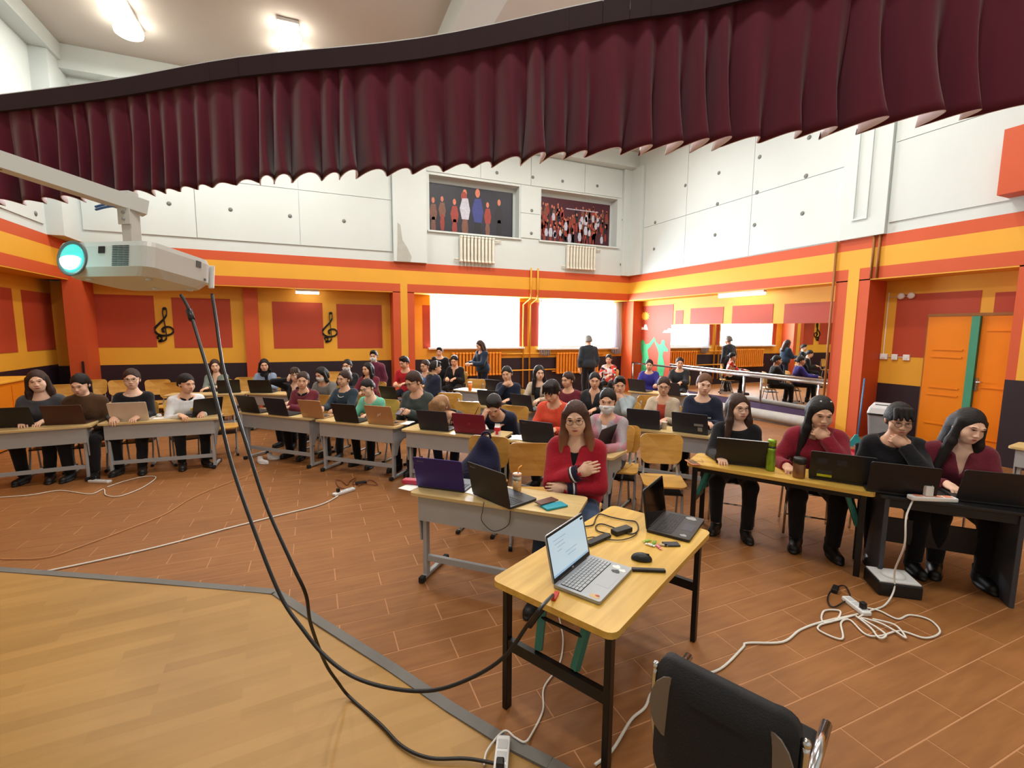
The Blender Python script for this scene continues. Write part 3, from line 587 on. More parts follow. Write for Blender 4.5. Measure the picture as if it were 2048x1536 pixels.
# school chair: person faces local -Y
def chair_protos():
    P = []
    bm = bmesh.new(); N = 8
    def curved(w, h, thick, f, r, nx=10, ny=8):
        """rounded-corner sheet, f(u,v)->point"""
        m = MB(); out = rrect(w, h, r, 4); n = len(out); ctr = [(0, 0)]
        rings = [[(x*k, y*k) for x, y in out] for k in (1, .66, .33)]
        vs = []; fs = []
        for sgn in (0, 1):
            base = len(vs)
            for rg in rings: vs += [f(x, y, sgn*thick) for x, y in rg]
            vs.append(f(0, 0, sgn*thick))
            for q in range(2):
                for i in range(n):
                    F = (base+q*n+i, base+q*n+(i+1) % n, base+(q+1)*n+(i+1) % n, base+(q+1)*n+i); fs.append(F if sgn else F[::-1])
            for i in range(n): F = (base+2*n+i, base+2*n+(i+1) % n, base+3*n); fs.append(F if sgn else F[::-1])
        tot = 3*n+1
        for i in range(n): fs.append((i, (i+1) % n, tot+(i+1) % n, tot+i))
        m.add(vs, fs, 0, False); return m
    seat = curved(.40, .40, .014, lambda x, y, t: Vector((x, y, .412+t+.05*max(0, -(y+.12))*-1.2+.25*x*x)), .06)
    P.append(('seat', seat.mesh('seat', M_PLY), [None]))
    def bf(x, y, t):
        w = 1 if y > -.06 else 1-(-.06-y)*2.0
        return Vector((x*w, .185+.10*y+.16+t-.9*x*x*.8-.16, .70+y))
    P.append(('backrest', curved(.42, .30, .012, bf, .06).mesh('backrest', M_PLY), [None]))
    m = MB()
    for s in (-1, 1):
        m.tube(spline([(s*.17, -.17, .02), (s*.17, -.12, .2), (s*.17, -.06, .40), (s*.17, .12, .405), (s*.165, .18, .50), (s*.155, .205, .76)], 5), .012, 6)
        m.tube([(s*.17, -.22, .018), (s*.17, .2, .018)], .013, 6)
        m.tube([(s*.17, .16, .02), (s*.17, .10, .40)], .011, 6)
    m.tube([(-.17, .13, .40), (.17, .13, .40)], .01, 6); m.tube([(-.17, -.06, .40), (.17, -.06, .40)], .01, 6)
    P.append(('frame', m.mesh('frame', M_STEEL), [None]))
    m = MB(); m.box((0, 0, .016), (.034, .04, .032), None, 0, .006); P.append(('foot_cap', m.mesh('foot_cap', M_RUB), [(s*.17, y, 0) for s in (-1, 1) for y in (-.21, .19)]))
    m = MB(); m.box((0, 0, .33), (.34, .28, .012)); P.append(('book_shelf', m.mesh('book_shelf', M_BLKM), [None]))
    return P
CH = chair_protos()
def school_chair(x, y, r, label):
    t = thing('school_chair', label, 'chair', (x, y, 0), r, 'plywood school chairs on grey frames')
    for nm, me, pl in CH:
        for p in pl: obj(nm, me, t, Matrix.Translation(p) if p else None)
    return t
def chrome_chairs():
    P = []
    m = MB(); m.box((0, 0, .445), (.42, .42, .05), None, 0, .02); P.append(('seat', m.mesh('seat', mat('black_seat_cloth', (20, 20, 24), .85)), [None]))
    m = MB(); m.box((0, .215, .72), (.42, .04, .26), Matrix.Rotation(-.15, 3, 'X'), 0, .015); P.append(('backrest', m.mesh('backrest', MATS['black_seat_cloth']), [None]))
    m = MB()
    for s in (-1, 1): m.tube([(s*.2, -.2, .012), (s*.19, -.18, .42)], .011, 8)
    for s in (-1, 1): m.tube(spline([(s*.2, .22, .012), (s*.19, .18, .42), (s*.19, .24, .8)], 4), .011, 8)
    m.tube([(-.19, -.18, .41), (.19, -.18, .41)], .009, 8); m.tube([(-.19, -.19, .2), (.19, -.19, .2)], .008, 8)
    P.append(('frame', m.mesh('frame', M_CHROME), [None])); return P
CC = chrome_chairs()
def chrome_chair(x, y, r, label):
    t = thing('stacking_chair', label, 'chair', (x, y, 0), r, 'black padded chairs with chrome legs at the right tables')
    for nm, me, pl in CC: obj(nm, me, t)
    return t
def P3(a): return (a.x, a.y, 0)
def dsk(p, q, label, L=None, ext=None):
    a, b = at(p[0], p[1], DZ), at(q[0], q[1], DZ)
    if ext:     # only part of the edge is visible: extend from one end to the full length
        d = (b-a).normalized()
        if ext == 'l': a = b-d*1.3
        elif ext == 'r': b = a+d*1.3
        else: c = (a+b)/2; a = c-d*.65; b = c+d*.65
    return desk(a, b, label, L)
dsk((0, 864), (183, 851), 'grey school desk at the far left edge, holding the brown laptop', ext='l')
dsk((190, 849), (438, 836), 'grey school desk with the cream laptop, second from the left')
dsk((474, 824), (622, 838), 'grey school desk holding two black laptops and a tan one in the left row')
dsk((627, 840), (792, 855), 'grey school desk with the gold laptop bearing two bright marks')
dsk((801, 859), (1002, 878), 'grey school desk with the burgundy laptop and milk carton')
dsk((1010, 879), (1226, 917), 'grey school desk behind the person in the red cardigan')
front_desk = dsk((818, 985), (1152, 1035), 'grey school desk nearest the photographer, with the purple laptop')
dsk((398, 790), (488, 788), 'back-row desk behind the person in the white shirt', ext='l')
dsk((490, 787), (620, 791), 'back-row desk under the person in light blue')
dsk((650, 794), (782, 805), 'back-row desk under the person in the maroon hoodie', ext='c')
dsk((905, 779), (974, 785), 'sunlit back desk with the orange drink bottle', ext='r')
dsk((912, 807), (1067, 826), 'second-row desk with the white papers before the hand-on-chin person', ext='c')
dsk((1262, 857), (1412, 874), 'grey desk at the right of the second row with a paper cup', ext='c')
dsk((1255, 782), (1290, 785), 'grey back desk at the right under the person in indigo', ext='r')
# empty chairs
def fc(px, py, z): p = at(px, py, z); return p.x, p.y
EM = [((1325, 962, .42), -32, 'empty plywood chair facing the camera in front of the right second-row desk'),
      ((1238, 935, .42), -40, 'plywood chair half hidden behind the person with the white mask and pink cardigan'),
      ((1062, 925, .72), -25, 'plywood chair beside the person in the red cardigan, back toward the bottle'),
      ((445, 853, .42), 10, 'empty plywood chair in the gap between the left desks'),
      ((905, 800, .7), 150, 'plywood chair with its back to the camera, behind the bent blonde person'),
      ((955, 770, .7), 150, 'plywood chair at the sunlit back desk beside the orange bottle'),
      ((490, 770, .7), 0, 'plywood chair left of the person in light blue'),
      ((240, 772, .75), 8, 'plywood chair directly behind the bespectacled person with the white collar'),
      ((312, 768, .78), 5, 'tall-standing plywood chair right of the bespectacled person'),
      ((335, 783, .7), -12, 'plywood chair just behind the person in the white shirt'),
      ((185, 768, .78), 15, 'plywood chair behind the ponytailed person in brown'),
      ((118, 782, .75), 12, 'plywood chair between the smiling person and the ponytailed person'),
      ((665, 755, .72), -15, 'plywood chair behind the masked person in the grey jacket'),
      ((1225, 800, .7), 160, 'plywood chair back behind the person in the grey hoodie'),
      ((1290, 805, .7), 165, 'plywood chair back left of the person in the beige cardigan'),
      ((1385, 808, .7), 165, 'plywood chair back between the beige cardigan and the black sweatshirt')]
for (px, py, z), r, lb in EM:
    x, y = fc(px, py, z); school_chair(x, y, math.radians(r), lb)
# folding tables
def folding_table(name, label, corners, z, top_mat, group=None, braces=True):
    """corners: near-left, near-right (short side 1), far-right, far-left -> centre, size, angle from the long side"""
    A, B, Cc, Dd = [Vector(c) for c in corners]
    c = (A+B+Cc+Dd)/4; u = ((Cc-B)+(Dd-A))/2; L = u.length; ang = math.atan2(u.y, u.x); w = ((B-A).length+(Cc-Dd).length)/2
    t = thing(name, label, 'table', (c.x, c.y, 0), ang)
    m = MB(); m.prism(rrect(L, w, .045, 4), .03, Matrix.Translation((0, 0, z-.03))); m.build('tabletop', top_mat, t)
    for sx in (-1, 1):
        for sy in (-1, 1):
            m = MB(); m.box((sx*(L/2-.07), sy*(w/2-.05), (z-.03)/2), (.042, .03, z-.03), None, 0, .004); m.build('leg', M_BLKM, t)
        m = MB(); m.box((sx*(L/2-.07), 0, z-.05), (.04, w-.12, .04)); m.box((sx*(L/2-.07), 0, z-.34), (.03, w-.12, .055)); m.build('end_rail', M_BLKM, t)
        if braces:
            for sy in (-1, 1):
                m = MB(); m.bar((sx*(L/2-.09), sy*.10, z-.31), (sx*(L/2-.18), sy*.13, z-.04), .035, .03); m.build('hinge_brace', mat('teal_brace_enamel', (52, 128, 118), .4), t)
            m = MB(); m.tube([(sx*(L/2-.13), -.12, z-.17), (sx*(L/2-.13), .12, z-.17)], .009, 8); m.build('brace_rod', M_BLKM, t)
    m = MB(); m.box((0, -w/2+.05, z-.055), (L-.14, .02, .04)); m.box((0, w/2-.05, z-.055), (L-.14, .02, .04)); m.build('side_rail', M_BLKM, t)
    return t, c, ang, L, w
TZ = .69
ft = folding_table('folding_table', 'yellow-topped folding table nearest the camera with the silver laptop', [at(*q, TZ) for q in ((980, 1165), (1225, 1262), (1428, 1065), (1222, 1008))], TZ, M_TAB)
A = at(1372, 925, TZ); B = at(1752, 988, TZ); n_ = (B-A).normalized(); n2_ = Vector((-n_.y, n_.x, 0)); Bq = B
ft2 = folding_table('folding_table', 'long yellow-topped folding table at the right with the green thermos', [A, A+n2_*.44, B+n2_*.44, B], TZ, M_TAB)
# black desk at the far right
def black_desk():
    a = at(1762, 990, DZ); b = at(2075, 1030, DZ); d = b-a; L = d.length; ang = math.atan2(d.y, d.x); nrm = Vector((-d.y, d.x, 0)).normalized(); c = (a+b)/2+nrm*.25
    t = thing('black_desk', 'black panel-sided desk at the right edge carrying the white power strip', 'desk', (c.x, c.y, 0), ang)
    mb = mat('black_desk_board', (16, 15, 17), .5, var=.1)
    m = MB(); m.box((0, 0, DZ-.012), (L, .5, .024), None, 0, .004); m.build('desktop', mb, t)
    for s in (-1, 1): m = MB(); m.box((s*(L/2-.05), .0, (DZ-.024)/2), (.03, .44, DZ-.024), None, 0, .003); m.build('side_panel', mat('grey_black_board', (58, 62, 70), .5), t)
    m = MB(); m.box((0, .1, .32), (L-.13, .016, .20)); m.build('modesty_panel', mb, t); m = MB(); m.box((0, -.2, DZ-.06), (L-.13, .016, .07)); m.build('apron', mb, t)
    return t
black_desk()
t_, ang_, c_ = dsk((2015, 892), (2100, 905), 'pale desk corner at the far right edge below the purple wall', ext='r')
# foreground office chair seen from behind
def office_chair():
    a = at(1322, 1292, .84); b = at(1606, 1432, .84); d = b-a; L = d.length; ang = math.atan2(d.y, d.x); c = (a+b)/2
    t = thing('office_chair', 'black fabric office chair with chrome frame in the bottom right foreground', 'chair', (c.x, c.y, 0), ang)
    fab = mat('black_chair_fabric', (17, 18, 22), .85, bump=.3, bscale=200, var=.1)
    # local: +Y away from camera (the chair faces the table), back is at y=0
    def bf(x, z): return Vector((x, -.06*(1-(2*x/L)**2)+.10*(.84-z)*-.4, z))
    m = MB(); out = rrect(L*1.0, .42, .07, 5, 0, .63); vs = [bf(x, z)+Vector((0, -.014, 0)) for x, z in out]; n = len(out); vs2 = [bf(x, z)+Vector((0, .03, 0)) for x, z in out]
    rin = rrect(L*.6, .25, .05, 5, 0, .63); vi = [bf(x, z)+Vector((0, -.024, 0)) for x, z in rin]; vi2 = [bf(x, z)+Vector((0, .045, 0)) for x, z in rin]
    V = vs+vs2+vi+vi2; Fc = [(i, (i+1) % n, n+(i+1) % n, n+i)[::-1] for i in range(n)]+[(i, (i+1) % n, 2*n+(i+1) % n, 2*n+i) for i in range(n)]+[(n+i, n+(i+1) % n, 3*n+(i+1) % n, 3*n+i)[::-1] for i in range(n)]+[tuple(range(2*n, 3*n)), tuple(range(3*n, 4*n))[::-1]]
    m.add(V, Fc, 0, True); m.build('backrest', fab, t)
    m = MB(); m.box((0, .25, .44), (L, .44, .07), None, 0, .03); m.build('seat', fab, t)
    for s in (-1, 1):
        m = MB(); m.tube(spline([(s*(L/2+.012), -.0, .76), (s*(L/2+.012), -.005, .6), (s*(L/2+.012), .03, .44), (s*(L/2+.01), .04, .25), (s*(L/2+.02), -.06, .01)], 5), .012, 10); m.tube(spline([(s*(L/2+.012), .03, .42), (s*(L/2+.012), .3, .42), (s*(L/2+.012), .44, .3), (s*(L/2+.015), .47, .01)], 5), .012, 10); m.ball((s*(L/2+.012), 0, .765), .015); m.build('side_frame', M_CHROME, t)
        m = MB(); m.prism([(.09*math.cos(k*PI/8)*(.75), .09*math.sin(k*PI/8)*1.2) for k in range(16)], .006, Matrix.Translation((s*(L/2-.062), -.044, .68)) @ rz(-s*.20) @ Matrix.Rotation(PI/2, 4, 'X')); m.build('back_bracket', mat('grey_metal_bracket', (120, 112, 104), .5, metal=.4), t)
        m = MB(); m.tube([(s*(L/2+.012), .02, .56), (s*(L/2+.02), .16, .62), (s*(L/2+.02), .3, .63)], .016, 8); m.build('armrest', M_CHROME, t)
office_chair()
# ------------------------------------------------------------------ people: implicit surfaces -> one continuous mesh
f32 = np.float32
class Grid:
    def __init__(s, lo, hi, h):
        lo = np.array(lo, f32); s.lo = lo; s.h = h; n = np.ceil((np.array(hi)-lo)/h).astype(int)+1; s.n = n
        ax = [lo[i]+h*np.arange(n[i], dtype=f32) for i in range(3)]
        s.X = ax[0][:, None, None]; s.Y = ax[1][None, :, None]; s.Z = ax[2][None, None, :]
    def cap(s, a, b, ra, rb=None):
        rb = ra if rb is None else rb; a = np.array(a, f32); b = np.array(b, f32); d = b-a; L2 = float(d@d)+1e-9
        px, py, pz = s.X-a[0], s.Y-a[1], s.Z-a[2]
        t = np.clip((px*d[0]+py*d[1]+pz*d[2])/L2, 0, 1)
        return np.sqrt((px-t*d[0])**2+(py-t*d[1])**2+(pz-t*d[2])**2)-(ra+t*(rb-ra))
    def ell(s, c, r, R=None):
        px, py, pz = s.X-f32(c[0]), s.Y-f32(c[1]), s.Z-f32(c[2])
        if R is not None:
            R = np.array(R, f32); px, py, pz = (px*R[0, 0]+py*R[1, 0]+pz*R[2, 0], px*R[0, 1]+py*R[1, 1]+pz*R[2, 1], px*R[0, 2]+py*R[1, 2]+pz*R[2, 2])
        k = np.sqrt((px/r[0])**2+(py/r[1])**2+(pz/r[2])**2); return (k-1)*f32(min(r))
    def half(s, p, n):   # positive on the side n points to
        n = np.array(n, f32); n /= np.linalg.norm(n); return (s.X-f32(p[0]))*n[0]+(s.Y-f32(p[1]))*n[1]+(s.Z-f32(p[2]))*n[2]
def smin(a, b, k):
    h = np.clip(.5+.5*(b-a)/k, 0, 1); return b*(1-h)+a*h-k*h*(1-h)
def smax(a, b, k): return -smin(-a, -b, k)
CO = np.array([(i, j, k) for i in (0, 1) for j in (0, 1) for k in (0, 1)])
EDG = [(a, b) for a in range(8) for b in range(a+1, 8) if np.abs(CO[a]-CO[b]).sum() == 1]
def snets(F, g):
    """surface nets: returns verts (n,3), quads (m,4)"""
    F = np.ascontiguousarray(np.broadcast_to(F, g.n)); nx, ny, nz = F.shape; S_ = F < 0
    cs = np.zeros((nx-1, ny-1, nz-1), np.int8)
    for c in CO: cs += S_[c[0]:nx-1+c[0], c[1]:ny-1+c[1], c[2]:nz-1+c[2]]
    act = np.argwhere((cs > 0) & (cs < 8))
    if len(act) == 0: return np.zeros((0, 3)), np.zeros((0, 4), int)
    val = np.stack([F[act[:, 0]+c[0], act[:, 1]+c[1], act[:, 2]+c[2]] for c in CO], 1)
    acc_ = np.zeros((len(act), 3)); cnt = np.zeros(len(act))
    for a, b in EDG:
        va_, vb_ = val[:, a], val[:, b]; m = (va_ < 0) != (vb_ < 0); t = va_/(va_-vb_+1e-12)
        p = CO[a]+t[:, None]*(CO[b]-CO[a]); acc_[m] += p[m]; cnt[m] += 1
    V = (act+acc_/cnt[:, None])*g.h+g.lo
    idx = -np.ones(cs.shape, int); idx[act[:, 0], act[:, 1], act[:, 2]] = np.arange(len(act)); Q = []
    for ax in range(3):
        o1, o2 = [(1, 2), (2, 0), (0, 1)][ax]; sl0 = [slice(None)]*3; sl1 = [slice(None)]*3
        sl0[ax] = slice(0, -1); sl1[ax] = slice(1, None)
        e = S_[tuple(sl0)] != S_[tuple(sl1)]; P = np.argwhere(e)
        P = P[(P[:, o1] > 0) & (P[:, o2] > 0) & (P[:, o1] < F.shape[o1]-1) & (P[:, o2] < F.shape[o2]-1)]
        fl_ = S_[P[:, 0], P[:, 1], P[:, 2]]
        def ix(d1, d2): q = P.copy(); q[:, o1] -= d1; q[:, o2] -= d2; return idx[q[:, 0], q[:, 1], q[:, 2]]
        q = np.stack([ix(1, 1), ix(0, 1), ix(0, 0), ix(1, 0)], 1); q[~fl_] = q[~fl_][:, ::-1]; Q.append(q)
    return V, np.concatenate(Q)
def np_mesh(name, parts, mats):
    """parts: list of (V, Q, material index)"""
    V = np.concatenate([p[0] for p in parts]).astype(f32); off = 0; Qs = []; mi = []
    for v, q, k in parts: Qs.append(q+off); off += len(v); mi.append(np.full(len(q), k, np.int32))
    Q = np.concatenate(Qs).astype(np.int32); mi = np.concatenate(mi); me = bpy.data.meshes.new(name)
    me.vertices.add(len(V)); me.vertices.foreach_set('co', V.ravel()); me.loops.add(Q.size); me.loops.foreach_set('vertex_index', Q.ravel())
    me.polygons.add(len(Q)); me.polygons.foreach_set('loop_start', np.arange(0, Q.size, 4, dtype=np.int32))
    for m in mats: me.materials.append(m)
    me.polygons.foreach_set('material_index', mi); me.polygons.foreach_set('use_smooth', np.ones(len(Q), bool)); me.update(); me.validate(); return me
def ellq(c, r, n=10, m=6, R=None):
    th = np.linspace(.02, PI-.02, m+1); ph = np.linspace(0, 2*PI, n, endpoint=False)
    V = np.array([(r[0]*math.sin(t)*math.cos(p), r[1]*math.sin(t)*math.sin(p), -r[2]*math.cos(t)) for t in th for p in ph])
    if R is not None: V = V @ np.array(R).T
    Q = np.array([(i*n+k, i*n+(k+1) % n, (i+1)*n+(k+1) % n, (i+1)*n+k) for i in range(m) for k in range(n)]); return V+np.array(c), Q
def Mx(V, M): M = np.array(M); return V @ M[:3, :3].T+M[:3, 3]
# head space: origin at the neck pivot, face towards -Y, crown at z=.205
def head_field(g, male=False):
    d = g.ell((0, .008, .112), (.077, .096, .093)); d = smin(d, g.ell((0, -.032, .058), (.062, .068, .086)), .035)
    d = smin(d, g.ell((0, -.052, -.002), (.048 if not male else .053, .044, .034)), .03)
    for s in (-1, 1):
        d = smin(d, g.ell((s*.042, -.064, .042), (.028, .026, .030)), .02); d = smax(d, -g.ell((s*.031, -.112, .088), (.022, .016, .011)), .012)
        d = smin(d, g.ell((s*.077, .012, .066), (.011, .02, .031)), .008); d = smin(d, g.cap((s*.018, -.098, .104), (s*.045, -.088, .106), .010, .008), .012)
        d = smin(d, g.ell((s*.012, -.108, .046), (.009, .01, .008)), .007)
    d = smin(d, g.cap((0, -.096, .088), (0, -.110, .050), .006, .0105), .010)
    d = smin(d, g.ell((0, -.092, .018), (.028, .014, .012)), .014)
    d = smin(d, g.cap((0, .012, .03), (0, .022, -.12), .046 if not male else .053, .05), .025); return d
def head_parts(h, male, eyes):
    g = Grid((-.11, -.15, -.12), (.11, .13, .22), h); V, Q = snets(head_field(g, male), g); P = [(V, Q, 0)]
    for s in (-1, 1):
        oh = {'open': .0052, 'smile': .0034, 'down': .0028}[eyes]
        P.append(ellq((s*.031, -.0945, .087), (.0140, .006, oh), R=Matrix.Rotation(s*.25, 3, 'Z'))+(1,)); P.append(ellq((s*.0305, -.0985, .087), (.0072, .0036, oh*.98))+(2,))
        P.append(ellq((s*.031, -.0972, .087+oh), (.0155, .0045, .0018), R=Matrix.Rotation(s*.25, 3, 'Z'))+(4,))
        P.append(ellq((s*.033, -.0985, .110), (.018, .006, .0028), R=Matrix.Rotation(s*.30, 3, 'Z') @ Matrix.Rotation(s*.03, 3, 'Y'))+(4,))
    P.append(ellq((0, -.1055, .0205), (.025 if eyes == 'smile' else .021, .0065, .0032))+(3,))
    if eyes == 'smile': P.append(ellq((-.021, -.100, .0195), (.006, .005, .0024), R=Matrix.Rotation(.5, 3, 'Y'))+(3,))
    if eyes == 'smile': P.append(ellq((.021, -.100, .0195), (.006, .005, .0024), R=Matrix.Rotation(-.5, 3, 'Y'))+(3,))
    P.append(ellq((0, -.1055, .0140), (.020 if eyes == 'smile' else .017, .0065, .0038))+(3,))
    return P
HEADS = {}
def head(h, male, eyes):
    k = (h, male, eyes)
    if k not in HEADS: HEADS[k] = head_parts(h, male, eyes)
    return HEADS[k]
def hand_parts(h, curl):
    """right hand, wrist at origin, fingers along +X, back of the hand +Z, thumb on +Y"""
    g = Grid((-.03, -.075, -.10), (.20, .11, .05), h)
    d = g.ell((.046, 0, 0), (.056, .043, .017)); d = smin(d, g.cap((-.03, 0, 0), (.02, 0, 0), .026, .027), .02)
    for y, L, a in ((.031, .070, .05), (.010, .079, .01), (-.011, .073, -.03), (-.030, .058, -.08)):
        p = np.array((.082, y, .002)); ang = 0
        for q, (f, cu) in enumerate(((.44, curl[0]), (.32, curl[1]), (.24, curl[2]))):
            ang += math.radians(cu); dv = np.array((math.cos(ang)*math.cos(a), math.cos(ang)*math.sin(a), -math.sin(ang)))*L*f
            d = smin(d, g.cap(p, p+dv, .0088-.0008*q, .0082-.0008*q), .004); p = p+dv
    c = min(1, curl[0]/70); t = [np.array((.012, .026, -.004)), np.array((.045, .052-.012*c, -.016-.012*c)), np.array((.068, .058-.03*c, -.022-.022*c)), np.array((.088, .06-.045*c, -.025-.026*c))]
    for q in range(3): d = smin(d, g.cap(t[q], t[q+1], .0125-.0018*q, .011-.0018*q), .008)
    V, Q = snets(d, g); return V, Q
HANDS = {}
def hand(h, kind):
    k = (h, kind)
    if k not in HANDS: HANDS[k] = hand_parts(h, {'relax': (22, 28, 18), 'fist': (72, 85, 45), 'hold': (48, 50, 25), 'type': (38, 34, 20)}[kind])
    return HANDS[k]
def hair_mesh(kind):
    g = Grid((-.19, -.20, -.46), (.19, .24, .24), .0072)
    ga = np.arctan2(g.X, g.Y-.01); groove = .0012*np.sin(46*ga)*np.ones_like(g.Z)
    cap_ = g.ell((0, .012, .112), (.088, .108, .104)); cap_ = smin(cap_, g.ell((0, .045, .06), (.082, .075, .08)), .03)
    front = g.ell((0, -.128, .062), (.068, .085, .094)); side = np.maximum(g.half((0, -.030, 0), (0, -1, 0)), g.half((0, 0, .10), (0, 0, -1))+0*g.X)
    male = kind.startswith('short')
    d = cap_
    if kind in ('long', 'long_front', 'bob', 'long_side'):
        L = {'bob': -.06, 'long': -.26, 'long_front': -.30, 'long_side': -.30}[kind]
        bk = g.cap((0, .06, .06), (0, .085, L+.06), .085, .06); d = smin(d, smax(bk, g.half((0, 0, L), (0, 0, -1))+0*g.X, .03), .03)
        for s in (-1, 1):
            if kind == 'long_side' and s > 0: continue
            yf = -.055 if kind in ('long_front', 'long_side') else .0
            d = smin(d, g.cap((s*.078, -.02, .12), (s*.092, yf*.6-.012, -.04), .024, .032), .02)
            d = smin(d, g.cap((s*.092, yf*.6-.012, -.04), (s*(.10 if yf > -.05 else .122), yf-.03, L+.03), .036, .026), .02)
    elif kind == 'tied':
        d = smin(d, g.ell((0, .125, .07), (.034, .03, .034)), .015)
    elif kind == 'bun':
        d = smin(d, g.ell((0, .12, .13), (.038, .034, .038)), .012)
    elif kind == 'pony':
        d = smin(d, g.cap((0, .115, .12), (0, .15, .03), .028, .036), .012); d = smin(d, g.cap((0, .15, .03), (.01, .13, -.16), .036, .014), .015)
    elif kind == 'fall':   # loose hair hanging past a bent-down face
        for s in (-1, 1): d = smin(d, g.cap((s*.07, -.03, .15), (s*.066, -.135, .02), .034, .03), .03)
        d = smin(d, g.cap((0, -.03, .19), (0, -.15, .06), .05, .03), .03); d = smin(d, g.cap((0, .08, .08), (0, .09, -.10), .08, .05), .03)
    elif male: d = smin(d, g.ell((0, -.035, .185), (.06, .06, .03)), .02)
    face = smax(front, -g.half((0, 0, .155), (0, 0, 1)), .02) if kind not in ('bangs',) else front
    if kind != 'fall': d = smax(d, -front, .012)
    if kind in ('tied', 'bun', 'pony', 'short', 'short_back'):
        ear = np.minimum(g.half((0, -.02, 0), (0, -1, 0))+0*g.Z, g.half((0, 0, .098), (0, 0, -1))+0*g.X); d = smax(d, ear, .02)   # keep ears and cheeks free
        d = smax(d, np.minimum(g.half((0, 0, .03), (0, 0, -1))+0*g.X, 1) if kind != 'pony' else np.minimum(g.half((0, 0, .03), (0, 0, -1)), g.half((0, .10, 0), (0, -1, 0)))+0*g.X, .012)
    if kind in ('short_bangs', 'bob_bangs'):
        for x in (-.045, -.015, .015, .045): d = smin(d, g.cap((x, -.06, .185), (x*1.25, -.104, .122), .02, .012), .012)
        d = smax(d, np.minimum(g.half((0, 0, .02), (0, 0, -1))+0*g.X, 1), .012)
    d = d+groove
    V, Q = snets(d, g); return np_mesh('hair', [(V, Q, 0)], [M_HAIR])
HAIR = {}
def hair(kind, mt):
    k = (kind, mt.name)
    if k not in HAIR:
        if (kind, M_HAIR.name) not in HAIR: HAIR[(kind, M_HAIR.name)] = hair_mesh(kind)
        if k not in HAIR: me = HAIR[(kind, M_HAIR.name)].copy(); me.materials[0] = mt; HAIR[k] = me
    return HAIR[k]
def glasses_mesh():
    m = MB()
    for s in (-1, 1):
        ring = [(s*.034+.024*math.cos(a), -.1175-.002*math.cos(a)*s, .083+.019*math.sin(a)) for a in np.linspace(0, 2*PI, 15)]
        m.tube(ring, .0017, 5, 0, False); m.tube([(s*.058, -.114, .09), (s*.082, -.03, .088), (s*.084, .02, .08)], .0016, 5)
    m.tube([(-.010, -.119, .086), (0, -.121, .089), (.010, -.119, .086)], .0016, 5); return m.mesh('glasses', mat('spectacle_frame', (28, 24, 26), .3))
GLASS = glasses_mesh()
def mask_mesh():
    g = Grid((-.10, -.15, -.06), (.10, .06, .10), .006); d = head_field(g)-.0065
    top = g.half((0, -.12, .064), (0, .30, 1)); d = smax(d, top+0*d, .004); d = smax(d, g.half((0, 0, -.034), (0, .2, -1))+0*d, .004); d = smax(d, g.half((0, -.012, 0), (0, 1, 0))+0*d, .004)
    V, Q = snets(d, g); return np_mesh('face_mask', [(V, Q, 0)], [mat('white_mask_cloth', (232, 236, 240), .9, var=.02)])
MASK = mask_mesh()
def shoe_mesh():
    g = Grid((-.07, -.2, -.01), (.07, .1, .13), .009); d = smin(g.cap((0, .03, .045), (0, -.12, .036), .042, .036), g.cap((0, .025, .05), (0, .03, .12), .042, .046), .03)
    d = smax(d, g.half((0, 0, .0), (0, 0, -1))+0*d, .008); d = smin(d, np.maximum(g.ell((0, -.045, .012), (.05, .12, .6)), np.abs(g.Z-.010)-.011), .006); V, Q = snets(d, g); return V, Q
SHOE = shoe_mesh(); SHOES = {}
def shoe(mt):
    if mt.name not in SHOES: SHOES[mt.name] = np_mesh('shoe', [SHOE+(0,)], [mt])
    return SHOES[mt.name]
def v3(*a): return np.array(a, float)
def ik(S_, T, a, b, pole):
    d = T-S_; L = np.linalg.norm(d); L2 = min(L, (a+b)*.995); d = d/L; T = S_+d*L2
    x = (a*a-b*b+L2*L2)/(2*L2); h = math.sqrt(max(a*a-x*x, 0)); p = pole-d*(pole@d); p /= np.linalg.norm(p)+1e-9
    return S_+d*x+p*h, T
PEOPLE = {}
NOCHAIR = []
